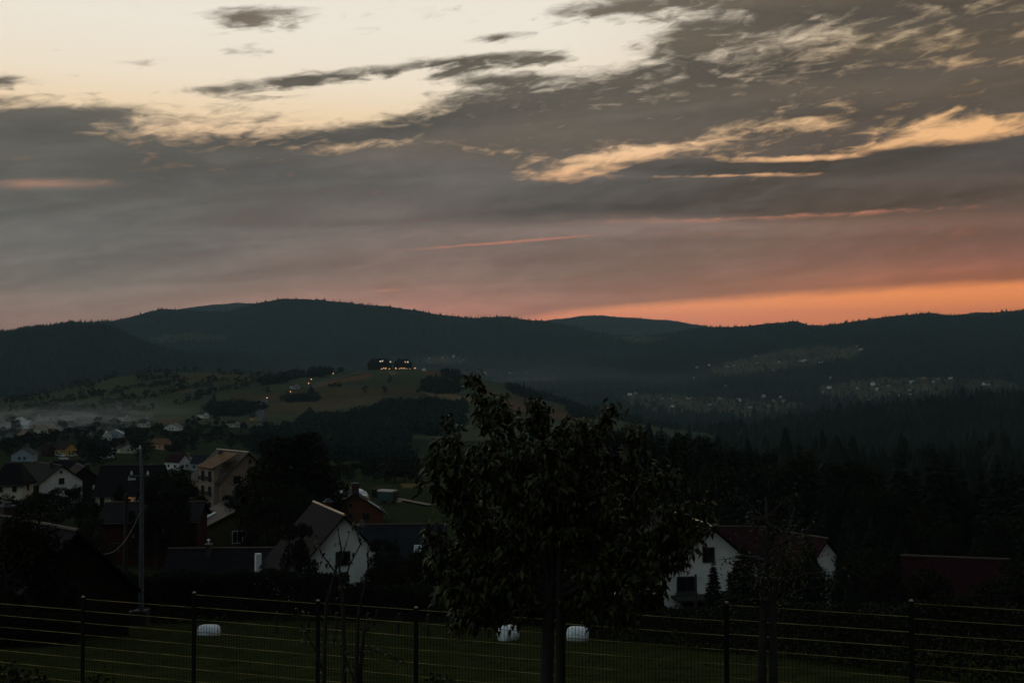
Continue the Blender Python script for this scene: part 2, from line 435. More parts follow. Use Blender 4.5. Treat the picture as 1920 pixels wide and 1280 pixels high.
def ground(x, y):
    r = math.hypot(x, y); a = math.atan2(x, y)
    i = min(max(int(np.searchsorted(RR, r)) - 1, 0), len(RR) - 2); j = min(max(int(np.searchsorted(AZ, a)) - 1, 0), len(AZ) - 2)
    t = (r - RR[i]) / (RR[i + 1] - RR[i]); u = (a - AZ[j]) / (AZ[j + 1] - AZ[j])
    t = min(max(t, 0), 1)
    return float((HZ[i, j] * (1 - u) + HZ[i, j + 1] * u) * (1 - t) + (HZ[i + 1, j] * (1 - u) + HZ[i + 1, j + 1] * u) * t)

def on(px, r):
    """the spot of ground in the direction of column px at distance r"""
    d = direction(px, 690); x, y = d.x * r, d.y * r
    k = r / math.hypot(x, y); x *= k; y *= k
    return Vector((x, y, ground(x, y)))

def seen(px, py, r0, r1):
    """the spot of ground that the photograph shows at (px, py), between distances r0 and r1; None if hidden"""
    d = direction(px, py); tz = d.z / math.hypot(d.x, d.y); a = math.atan2(d.x, d.y)
    j = min(max(int(np.searchsorted(AZ, a)) - 1, 0), len(AZ) - 2)
    i0, i1 = np.searchsorted(RR, [r0, r1])
    col = HZ[i0:i1, j] - RR[i0:i1] * tz
    k = np.nonzero(col >= 0)[0]
    if len(k) == 0: return None
    k = k[0]; r = RR[i0 + k]
    if k > 0:
        c0, c1 = col[k - 1], col[k]; r = RR[i0 + k - 1] + (RR[i0 + k] - RR[i0 + k - 1]) * (-c0) / (c1 - c0)
    x, y = math.sin(a) * r, math.cos(a) * r
    return Vector((x, y, ground(x, y)))

def inpoly(px, py, poly):
    n = len(poly); c = np.zeros(np.shape(px), bool)
    for i in range(n):
        (x1, y1), (x2, y2) = poly[i], poly[(i + 1) % n]
        if y1 == y2: continue
        c ^= ((y1 > py) != (y2 > py)) & (px < (x2 - x1) * (py - y1) / (y2 - y1) + x1)
    return c

# photograph coordinates of every grid point, to lay out meadow, stubble and forest floor on the land
c_, s_ = math.cos(PITCH), math.sin(PITCH)
_f = GY * c_ + HZ * s_; _u = -GY * s_ + HZ * c_
_f = np.where(_f < .1, .1, _f)
PPX = 960 + F * GX / _f; PPY = 640 - F * _u / _f

WOODS = [  # (polygon in the photograph, nearest, farthest distance)
 ([(560, 786), (640, 781), (690, 772), (730, 760), (800, 755), (866, 762), (880, 780), (885, 802), (820, 815), (740, 812), (660, 806), (560, 802)], 850, 1450),
 ([(790, 724), (820, 718), (875, 720), (888, 726), (882, 736), (845, 738), (800, 737)], 1250, 1560),
 ([(845, 700), (872, 700), (876, 712), (845, 712)], 1480, 1640),
 ([(955, 726), (1000, 732), (1060, 748), (1120, 762), (1128, 776), (1075, 768), (1010, 752), (958, 738)], 1420, 1640),
 ([(1120, 768), (1180, 776), (1250, 792), (1275, 806), (1215, 800), (1150, 788)], 1350, 1640),
 ([(1060, 768), (1105, 772), (1120, 784), (1075, 785)], 1200, 1500),
 ([(388, 768), (420, 762), (468, 760), (482, 766), (476, 778), (420, 780), (388, 778)], 1000, 1400),
 ([(512, 750), (545, 746), (578, 745), (588, 749), (582, 754), (522, 756)], 1100, 1450),
 ([(490, 716), (540, 704), (600, 696), (650, 692), (655, 697), (610, 704), (550, 714), (500, 726)], 1400, 1640),
 ([(480, 806), (600, 810), (740, 820), (762, 830), (745, 858), (640, 862), (480, 850)], 560, 1100),
 ([(655, 826), (720, 820), (760, 832), (760, 862), (660, 862)], 560, 900),
]
HEDGES = [ [(10, 756), (40, 752), (90, 748)], [(100, 752), (150, 748), (190, 736)], [(250, 712), (300, 708), (340, 706)], [(350, 742), (400, 736)], [(470, 706), (500, 702)], [(310, 732), (345, 726)], [(380, 716), (430, 712)], [(20, 770), (60, 764), (110, 762)], [(230, 758), (260, 752)], [(330, 756), (375, 746)],  # lines of trees across the slopes of the lodge hill
 [(0, 752), (60, 742), (120, 730), (180, 716), (230, 702), (285, 697), (325, 699)], [(332, 695), (378, 695)], [(410, 699), (455, 701)],
 [(150, 738), (200, 742), (250, 726), (310, 722)], [(190, 760), (240, 748), (300, 740), (350, 728), (398, 722)], [(290, 722), (330, 716), (350, 716)],
 [(370, 740), (430, 728), (470, 722)], [(440, 716), (490, 712)], [(60, 778), (130, 770), (180, 768)], [(130, 722), (180, 726)], [(180, 780), (230, 772), (290, 766)],
 [(560, 744), (586, 742)], [(686, 736)], [(720, 735), (724, 736)], [(768, 736), (790, 738)], [(722, 714), (734, 716)], [(615, 724), (640, 726)], [(500, 735), (505, 738)],
]
wood_mask = np.zeros(HZ.shape, bool)
RG = np.broadcast_to(RR[:, None], HZ.shape)
_j1 = fbm(GX / 45, GY / 45, 71) - .5; _j2 = fbm(GX / 60, GY / 60, 73) - .5
for poly, r0, r1 in WOODS:
    wood_mask |= inpoly(PPX + _j1 * 60, PPY + _j2 * 14, poly) & (RG > r0) & (RG < r1)
# the wooded hill at the right, the forest in front of it and all the mountains
rt = (RG > 1150) & (RG < 2400) & (PPX > 1290 + (1600 - np.minimum(RG, 1600)) * .2)
rt |= (RG > 430) & (RG <= 1150) & (PPX > 1085 + (fbm(GX / 45, GY / 45, 71) - .5) * 200) & (PPX < 2300)
wood_mask |= rt
CLEARINGS = [  # meadows and villages among the forests of the far valley (polygon, r0, r1)
 ([(1150, 742), (1230, 738), (1330, 744), (1450, 752), (1530, 756), (1480, 778), (1380, 786), (1260, 776), (1180, 764)], 2300, 3300),
 ([(1540, 722), (1640, 708), (1780, 708), (1870, 714), (1920, 722), (1920, 738), (1800, 742), (1700, 748), (1600, 760), (1530, 748)], 2300, 3300),
 ([(1330, 690), (1400, 670), (1470, 655), (1570, 648), (1620, 655), (1600, 672), (1500, 690), (1420, 698), (1340, 706)], 3000, 4300),
 ([(790, 674), (830, 668), (885, 674), (860, 684), (800, 682)], 3200, 4600),
 ([(900, 690), (960, 696), (1030, 706), (1060, 716), (960, 712), (900, 702)], 3000, 3700),
 ([(270, 632), (350, 624), (440, 628), (420, 640), (300, 642)], 3800, 5000),
 ([(1130, 632), (1200, 630), (1260, 634), (1200, 644)], 4000, 5000),
]
clear_mask = np.zeros(HZ.shape, bool)
for poly, r0, r1 in CLEARINGS:
    clear_mask |= inpoly(PPX, PPY, poly) & (RG > r0) & (RG < r1)
wood_mask |= (RG > 2100) & ~clear_mask

FIELDS = [  # stubble and ploughed strips on the lodge hill: polygon, r0, r1, albedo
 ([(585, 722), (620, 712), (690, 699), (701, 703), (690, 709), (640, 716), (592, 726)], 1300, 1640, (.20, .115, .058)),
 ([(430, 741), (600, 728), (700, 724), (790, 728), (790, 740), (700, 742), (560, 752), (480, 756), (430, 752)], 1150, 1560, (.115, .082, .042)),
 ([(500, 756), (560, 752), (690, 742), (740, 742), (680, 758), (620, 768), (500, 776)], 1000, 1450, (.14, .105, .055)),
 ([(795, 733), (850, 739), (900, 748), (895, 754), (800, 742)], 1250, 1560, (.24, .165, .08)),
 ([(940, 745), (1030, 760), (1120, 784), (1160, 800), (1120, 800), (1040, 784), (940, 762)], 1100, 1600, (.18, .10, .05)),
 ([(900, 720), (955, 738), (1030, 758), (1100, 775), (1090, 782), (1000, 764), (900, 738)], 1200, 1640, (.125, .09, .048)),
 ([(325, 733), (352, 726), (372, 726), (360, 734), (330, 736)], 1200, 1560, (.20, .15, .07)),
 ([(728, 695), (742, 695), (749, 701), (734, 702)], 1480, 1640, (.19, .14, .08)),
 ([(780, 692), (840, 699), (850, 708), (800, 702)], 1480, 1640, (.15, .09, .05)),
 ([(300, 706), (400, 702), (480, 704), (470, 716), (380, 716), (310, 714)], 1400, 1640, (.12, .10, .048)),
 ([(300, 786), (340, 780), (338, 794), (296, 800)], 800, 1200, (.15, .10, .05)),
 ([(750, 905), (810, 904), (830, 910), (760, 913)], 260, 420, (.17, .12, .05)),
]
COL = np.empty(HZ.shape + (3,), np.float32)
g1 = fbm(GX / 40, GY / 40, 21)[..., None]; g2 = fbm(GX / 180, GY / 120, 31)[..., None]
COL[:] = np.array((.024, .030, .013)) * (.6 + .55 * g1 + .35 * g2)
hill = ((RG > 1000) & (RG < 1700))[..., None]
COL = np.where(hill, np.array((.052, .058, .030)) * (.55 + .6 * g1 + .5 * g2), COL)
for poly, r0, r1, c in FIELDS:
    m = inpoly(PPX + (g1[..., 0] - .5) * 8, PPY + (g2[..., 0] - .5) * 3, poly) & (RG > r0) & (RG < r1)
    COL[m] = np.array(c) * .64 * (.7 + .6 * g1[m])
for poly, r0, r1 in CLEARINGS:
    m = inpoly(PPX, PPY, poly) & (RG > r0) & (RG < r1)
    COL[m] = np.array((.062, .058, .032)) * (.2 + 1.6 * g1[m])
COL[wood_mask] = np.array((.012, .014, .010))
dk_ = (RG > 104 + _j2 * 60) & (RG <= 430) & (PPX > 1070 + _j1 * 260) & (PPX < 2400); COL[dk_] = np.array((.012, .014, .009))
near = RG < 100
COL[near] = (np.array((.028, .033, .011)) * (.6 + .6 * g1))[near]

nr, na = HZ.shape
idx = np.arange(nr * na).reshape(nr, na)
Q = np.stack([idx[:-1, :-1], idx[:-1, 1:], idx[1:, 1:], idx[1:, :-1]], -1).reshape(-1, 4)
gm = bpy.data.materials.new('land'); gm.use_nodes = True
nt = gm.node_tree; pb = nt.nodes['Principled BSDF']; pb.inputs['Roughness'].default_value = .95; pb.inputs['Specular IOR Level'].default_value = 0.
va = nt.nodes.new('ShaderNodeVertexColor'); va.layer_name = 'cover'
geo = nt.nodes.new('ShaderNodeNewGeometry')
n1 = nt.nodes.new('ShaderNodeTexNoise'); n1.inputs['Scale'].default_value = 1.3; n1.inputs['Detail'].default_value = 6; nt.links.new(geo.outputs['Position'], n1.inputs['Vector'])
mr = nt.nodes.new('ShaderNodeMapRange'); mr.inputs[1].default_value = .3; mr.inputs[2].default_value = .7; mr.inputs[3].default_value = .55; mr.inputs[4].default_value = 1.4
nt.links.new(n1.outputs[0], mr.inputs[0])
sc_ = nt.nodes.new('ShaderNodeVectorMath'); sc_.operation = 'SCALE'; nt.links.new(va.outputs[0], sc_.inputs[0]); nt.links.new(mr.outputs[0], sc_.inputs['Scale'])
nt.links.new(sc_.outputs[0], pb.inputs['Base Color'])
bp = nt.nodes.new('ShaderNodeBump'); bp.inputs['Strength'].default_value = .6; bp.inputs['Distance'].default_value = .15; nt.links.new(n1.outputs[0], bp.inputs['Height']); nt.links.new(bp.outputs[0], pb.inputs['Normal'])
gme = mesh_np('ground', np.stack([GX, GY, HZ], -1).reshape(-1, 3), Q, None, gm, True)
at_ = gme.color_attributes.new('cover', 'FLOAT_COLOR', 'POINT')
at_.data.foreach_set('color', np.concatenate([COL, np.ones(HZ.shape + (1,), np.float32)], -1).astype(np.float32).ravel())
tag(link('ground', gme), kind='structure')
# the patch under the camera that the rings leave open
ctr = MB(); n0 = 48
ring = [(1.5 * math.sin(2 * math.pi * k / n0), 1.5 * math.cos(2 * math.pi * k / n0)) for k in range(n0)]
ctr.add([(x, y, ground(x, y)) for x, y in ring] + [(0, 0, -1.6)], [], [(n0, (k + 1) % n0, k) for k in range(n0)])
tag(ctr.build('lawn', mat('lawn', (.028, .033, .011), .95, .3, 6, spec=0.)), kind='structure')

# ------------------------------------------------------------------ vegetation
M_LEAF = [mat('foliage_dark', (.015, .018, .009), .75, .45, .6, detail=5, spec=.06), mat('foliage_mid', (.019, .023, .009), .75, .45, .6, detail=5, spec=.06), mat('foliage_olive', (.022, .023, .009), .75, .45, .7, detail=5, spec=.06)]
M_NEEDLE = [mat('needles_dark', (.010, .014, .009), .8, .45, .8, detail=5, spec=.05), mat('needles_blue', (.012, .016, .013), .8, .45, .8, detail=5, spec=.05)]
M_BARK = mat('bark', (.022, .018, .014), .9, .4, 8, bump=.6)
M_FOREST = mat('forest_mixed', (.014, .018, .012), .9, .5, .02, detail=8, spec=.03)

def rand_rot(n, tilt=1.2):
    """n pairs of perpendicular unit vectors"""
    a = rng.normal(size=(n, 3)); a /= np.linalg.norm(a, axis=1, keepdims=True)
    b = rng.normal(size=(n, 3)); b -= (b * a).sum(1, keepdims=True) * a; b /= np.linalg.norm(b, axis=1, keepdims=True)
    return a, b

def leaf_quads(P, size):
    n = len(P); a, b = rand_rot(n); s = (size * rng.uniform(.6, 1.35, n))[:, None]
    c = np.cross(a, b)
    V = np.stack([P - a * s, P - b * s * .55 + c * s * .15, P + a * s, P + b * s * .55 + c * s * .15], 1).reshape(-1, 3)
    return V, np.arange(4 * n).reshape(n, 4)

def broadleaf_crown(name, h, r, n, leaf, lobes=14, mats=None, base=.18, top_narrow=.35, seed=0):
    """crown of many leaf clumps gathered in lobes, uneven outline, gaps between"""
    lr = np.random.default_rng(100 + seed)
    P = []
    for k in range(lobes):
        t = lr.uniform(0, 1) ** .8
        zc = h * (base + .12 + (1 - base - .22) * t); wr = r * (1 - top_narrow * t) * lr.uniform(.25, .85); a = lr.uniform(0, 2 * math.pi)
        rad = r * lr.uniform(.28, .5) * (1 - .35 * t)
        m = n // lobes
        d = lr.normal(size=(m, 3)); d /= np.linalg.norm(d, axis=1, keepdims=True)
        rr = rad * lr.uniform(.35, 1.08, (m, 1)) ** .6
        P.append(np.array([wr * math.cos(a), wr * math.sin(a), zc]) + d * rr * np.array([1, 1, .85]))
    P = np.concatenate(P)
    V, Q = leaf_quads(P, leaf)
    return mesh_np(name, V, Q, None, mats)

def trunk_mesh(h, rad, limbs=5, spread=1., seed=0):
    lr = random.Random(seed); b = MB()
    pts = [(0, 0, -.6), (0, 0, 0), (lr.uniform(-.02, .02) * h, lr.uniform(-.02, .02) * h, h * .4), (lr.uniform(-.03, .03) * h, lr.uniform(-.03, .03) * h, h * .85)]
    b.tube(pts, [rad * 1.25, rad, rad * .7, rad * .15], 7)
    for k in range(limbs):
        z = h * lr.uniform(.25, .6); a = lr.uniform(0, 6.28); L = spread * lr.uniform(.5, .9)
        b.tube([(0, 0, z), (math.cos(a) * L * .5, math.sin(a) * L * .5, z + L * .45), (math.cos(a) * L, math.sin(a) * L, z + L * .8)], [rad * .45, rad * .3, rad * .08], 5)
    return b.mesh('trunk', M_BARK, True)

def conifer_crown(name, h, r, whorls, per, mats, seed=0, base=.08, ragged=.3):
    """whorls of drooping branch sprays round a leader"""
    lr = np.random.default_rng(seed); V = []; T = []
    for i in range(whorls):
        t = (i + lr.uniform(-1.4, 1.4)) / whorls; t = min(max(t, 0), .99)
        z = h * (base + (1 - base) * t); L0 = r * (1 - t) ** .85 + .03 * r
        for k in range(per):
            a = 2 * math.pi * (k + lr.uniform(-.4, .4)) / per + i * 1.3; L = L0 * lr.uniform(1 - ragged, 1 + ragged * .6)
            dr = -L * lr.uniform(.05, .6); ca, sa = math.cos(a), math.sin(a); wdt = L * lr.uniform(.1, .2) + .03 * r
            def p(u, s, dz=0): return (ca * L * u - sa * s, sa * L * u + ca * s, z + dr * u * u + .12 * L * u + dz)
            b = len(V)
            V += [p(.0, 0), p(.35, wdt, -.05 * L), p(.35, -wdt, -.05 * L), p(.7, wdt * .75, -.06 * L), p(.7, -wdt * .75, -.06 * L), p(1., 0), p(.5, 0, .06 * L), p(.45, wdt * .3, -.22 * L), p(.8, -wdt * .2, -.16 * L)]
            T += [(b, b + 1, b + 6), (b, b + 6, b + 2), (b + 1, b + 3, b + 6), (b + 2, b + 6, b + 4), (b + 3, b + 5, b + 6), (b + 4, b + 6, b + 5), (b, b + 7, b + 6), (b + 6, b + 8, b + 5)]
    b = len(V); V += [(0, 0, h * 1.02), (.02 * r, .01 * r, h * .8), (-.02 * r, .015 * r, h * .8), (0, -.02 * r, h * .8)]
    T += [(b, b + 1, b + 2), (b, b + 2, b + 3), (b, b + 3, b + 1)]
    return mesh_np(name, np.array(V), None, T, mats)

BL_NEAR = [(broadleaf_crown('crown', 1, .42, 3600, .021, 20, M_LEAF[i % 3], .12, .3, i), trunk_mesh(1, .022, 6, .4, i)) for i in range(4)]
BL_TALL = [(broadleaf_crown('crown', 1, .30, 5200, .02, 44, M_LEAF[0], .02, .8, 50 + i), trunk_mesh(1, .022, 4, .2, i)) for i in range(2)]
BL_MID = [(broadleaf_crown('crown', 1, .45, 900, .038, 14, M_LEAF[i % 3], .06, .3, 10 + i), trunk_mesh(1, .03, 4, .35, i)) for i in range(4)]
BL_FAR = [(broadleaf_crown('crown', 1, .5, 170, .085, 9, M_LEAF[i % 2], .02, .3, 20 + i), trunk_mesh(1, .04, 2, .3, i)) for i in range(4)]
CO_NEAR = [(conifer_crown('crown', 1, .17 + .03 * i, 62, 9, M_NEEDLE[i % 2], i), trunk_mesh(1, .016, 0, .1, i)) for i in range(3)]
CO_MID = [(conifer_crown('crown', 1, .18 + .03 * i, 26, 7, M_NEEDLE[i % 2], 5 + i), trunk_mesh(1, .02, 0, .1, i)) for i in range(3)]
CO_FAR = [(conifer_crown('crown', 1, .2 + .04 * i, 8, 6, M_NEEDLE[0], 9 + i), trunk_mesh(1, .03, 0, .1, i)) for i in range(2)]
COUNT = {}
def tree(kinds, name, label, loc, h, wide=1., group=None, cat='tree'):
    k = COUNT.get(name, 0); COUNT[name] = k + 1
    crown, trunk = kinds[rng.integers(len(kinds))]
    e = empty(name, loc, rng.uniform(0, 6.28), (h * wide, h * wide, h))
    tag(e, label, cat, group)
    link('trunk', trunk, e); link('crown', crown, e)
    return e

def tree_px(kinds, name, label, px, top, r, wide=1., group=None, cat='tree'):
    """tree standing at distance r in column px whose tip reaches row top"""
    p = on(px, r); h = (r * float(el_tan(px, top)) - p.z)
    if h < .5: return None
    return tree(kinds, name, label, p, h, wide, group, cat)

# ---- forests that read as one mass
def cells(mask, n, eps=.25):
    """n random grid cells of the mask, weighted by the height they show in the photograph"""
    w = np.zeros(HZ.shape); w[:-1] = np.clip(PPY[:-1] - PPY[1:], 0, 6) + eps
    w *= mask & (PPX > -160) & (PPX < 2080); w = w.ravel(); cw = np.cumsum(w); k = np.searchsorted(cw, rng.uniform(0, cw[-1], n))
    i, j = np.unravel_index(np.minimum(k, w.size - 1), HZ.shape)
    i = np.minimum(i, HZ.shape[0] - 2); j = np.minimum(j, HZ.shape[1] - 2)
    u, v = rng.uniform(size=(2, n))
    f = lambda A: (A[i, j] * (1 - u) + A[i + 1, j] * u) * (1 - v) + (A[i, j + 1] * (1 - u) + A[i + 1, j + 1] * u) * v
    return np.stack([f(GX), f(GY), f(HZ)], -1)

def forest(name, P, h0, h1, tiers, sides, slim=.19, mats=None, round_=0.):
    """trees as tiers of ragged skirts, all in one mesh"""
    n = len(P); h = rng.uniform(h0, h1, n) * rng.uniform(.75, 1.1, n); h *= np.where(rng.uniform(size=n) < .09, 1.5, 1.) * (.7 + .6 * fbm(P[:, 0] / 120, P[:, 1] / 120, 61)); V = []; T = []
    tip = np.zeros((n, tiers, 1, 3)); sk = np.zeros((n, tiers, sides, 3))
    isr = rng.uniform(size=n) < round_
    for t in range(tiers):
        f0 = t / tiers; zb = np.where(isr, .06 + .5 * f0, .04 + .8 * f0); zt = np.where(isr, .55 + .45 * (t + 1) / tiers, np.minimum(1, .34 + .8 * f0 + .12))
        if t == tiers - 1: zt[:] = 1
        rad = h * np.where(isr, .36 * (1 - .25 * f0), slim * (1 - .78 * f0))
        tip[:, t, 0] = P + np.stack([rng.normal(size=n) * .02 * h, rng.normal(size=n) * .02 * h, h * zt], -1)
        a = 2 * math.pi * (np.arange(sides)[None] + rng.uniform(0, 1, (n, 1))) / sides
        rr = rad[:, None] * rng.uniform(.5, 1.35, (n, sides))
        sk[:, t] = P[:, None] + np.stack([np.cos(a) * rr, np.sin(a) * rr, (h * zb)[:, None] * rng.uniform(.7, 1.25, (n, sides))], -1)
    V = np.concatenate([tip, sk], 2).reshape(-1, 3); m = sides + 1
    base = (np.arange(n * tiers) * m)[:, None]; k = np.arange(sides)
    T = np.stack([np.broadcast_to(base, (n * tiers, sides)), base + 1 + k, base + 1 + (k + 1) % sides], -1).reshape(-1, 3)
    return tag(link(name, mesh_np(name, V, None, T, mats or M_FOREST)), kind='stuff')

PB = cells(wood_mask & (RG > 2100) & (RG < 3300), 15000)
forest('valley_forest', PB, 14, 22, 2, 5, .2, round_=.3)
forest('mountain_forest', cells(wood_mask & (RG > 3300) & (RG < 7800), 46000, .35), 5, 12, 1, 5, .24, round_=.4)
forest('hill_forest', cells(rt & (RG > 850), 10000, .25), 10, 18, 3, 6, .21, round_=.4)
forest('near_hill_forest', cells(rt & (RG <= 850), 2600, .3), 8, 15, 6, 9, .22, round_=.35)
lodge_woods = wood_mask & (RG < 1700) & ~rt
forest('lodge_hill_conifers', cells(lodge_woods, 700, .1), 6, 11, 4, 8, .24, round_=.1)
def leafy_woods(name, P, h0, h1, k, leaf):
    n = len(P); h = rng.uniform(h0, h1, n) * (.75 + .5 * fbm(P[:, 0] / 60, P[:, 1] / 60, 63))
    d = rng.normal(size=(n, k, 3)); d /= np.linalg.norm(d, axis=2, keepdims=True); d *= rng.uniform(.5, 1.05, (n, k, 1))
    X_ = P[:, None] + d * np.stack([h * .42, h * .42, h * .46], -1)[:, None] + np.stack([0 * h, 0 * h, h * .5], -1)[:, None]
    V, Q = leaf_quads(X_.reshape(-1, 3), leaf)
    return tag(link(name, mesh_np(name, V, Q, None, M_FOREST)), kind='stuff')
leafy_woods('lodge_hill_woods', cells(lodge_woods, 3300, .1), 5.5, 10, 30, 1.35)
forest('scattered_valley_trees', cells(clear_mask, 1000), 5, 11, 2, 5, .3, round_=.75)

# ------------------------------------------------------------------ buildings
def plaster(n, c, v=.12): return mat(n, c, .9, v, .8, bump=.15, bscale=30, detail=6, spec=.1)
def roofing(n, c, rough=.7, v=.3): return mat(n, c, rough, v, 1.2, bump=.35, bscale=8, aniso=(1, 3, 1), detail=5, spec=.03)
W_WHITE = plaster('white_render', (.72, .72, .68)); W_CREAM = plaster('cream_render', (.55, .52, .40)); W_BEIGE = plaster('beige_render', (.29, .225, .17))
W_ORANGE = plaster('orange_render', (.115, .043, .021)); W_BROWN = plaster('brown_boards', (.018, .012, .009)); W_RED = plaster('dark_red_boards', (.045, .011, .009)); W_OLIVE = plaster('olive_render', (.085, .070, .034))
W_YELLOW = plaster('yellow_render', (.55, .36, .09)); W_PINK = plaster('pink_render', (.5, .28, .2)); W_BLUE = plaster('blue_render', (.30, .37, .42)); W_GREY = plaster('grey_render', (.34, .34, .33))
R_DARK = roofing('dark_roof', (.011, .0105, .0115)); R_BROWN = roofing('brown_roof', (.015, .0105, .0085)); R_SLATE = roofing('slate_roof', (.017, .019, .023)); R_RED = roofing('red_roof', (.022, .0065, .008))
R_ORANGE = roofing('orange_roof_and_sheen', (.13, .065, .028), .55); R_PALE = roofing('pale_metal_roof', (.36, .39, .41), .5); R_GREYB = roofing('grey_brown_roof', (.065, .050, .040), .5); R_BLUE = roofing('blue_grey_roof', (.07, .10, .13), .6)
M_RIDGE = mat('ridge_tiles', (.05, .034, .024), .6, .4, 4, spec=.2); M_RIDGE_LIT = mat('edge_gleam', (.40, .29, .18), .35, .4, 4, metal=.3)  # second is a lit copy of the ridge, sky gleam put into its colour
M_GLASS = mat('window_glass', (.012, .014, .017), .12, .2, 2, spec=.35)
M_FRAME = mat('window_frame_white', (.62, .62, .60), .5, .1, 5); M_FRAMED = mat('window_frame_dark', (.04, .032, .027), .6, .2, 5)
M_BRICK = mat('chimney_brick', (.045, .02, .016), .9, .35, 6, bump=.5); M_CONC = mat('concrete', (.07, .076, .08), .9, .25, 5, bump=.4)
M_WOOD = mat('dark_wood', (.02, .016, .012), .85, .35, 6, bump=.4, aniso=(1, 1, .15)); M_STEEL = mat('steel', (.3, .3, .3), .4, .2, 4, metal=.7)
M_GUTTER = mat('gutter_metal', (.05, .048, .045), .5, .3, 4, spec=.3)
M_LIT = mat('lit_window', (.9, .7, .45), .5, .1, 3, emit=(1., .58, .27), estr=.5); M_LIT_GLARE = mat('lit_window_and_glare', (.9, .85, .75), .5, .1, 3, emit=(1., .80, .58), estr=.55)
M_LAMP = mat('lamp_bulb', (1., .7, .4), .5, .05, 3, emit=(1., .42, .16), estr=3.4)

def window(par, c, u, v, n, w, h, frame=M_FRAMED, pane=M_GLASS, t=.09, cross=True):
    """frame with a set-back pane: c centre of the opening on the wall, u across, v up, n outwards"""
    c, u, v, n = map(Vector, (c, u, v, n)); b = MB()
    def bar(x0, x1, y0, y1, d0=-.05, d1=.05):
        b.hexa([c + u * x + v * y + n * d for d in (d0, d1) for x, y in ((x0, y0), (x1, y0), (x1, y1), (x0, y1))])
    W2, H2 = w / 2, h / 2
    bar(-W2, W2, H2 - t, H2); bar(-W2, W2, -H2, -H2 + t, d1=.09); bar(-W2, -W2 + t, -H2 + t, H2 - t); bar(W2 - t, W2, -H2 + t, H2 - t)
    if cross and w > .7: bar(-t * .3, t * .3, -H2 + t, H2 - t, d1=.045)
    f = b.build('window', frame, par)
    p = MB(); p.hexa([c + u * x + v * y + n * d for d in (-.04, .012) for x, y in ((-W2 + t, -H2 + t), (W2 - t, -H2 + t), (W2 - t, H2 - t), (-W2 + t, H2 - t))])
    p.build('pane', pane, f)
    return f

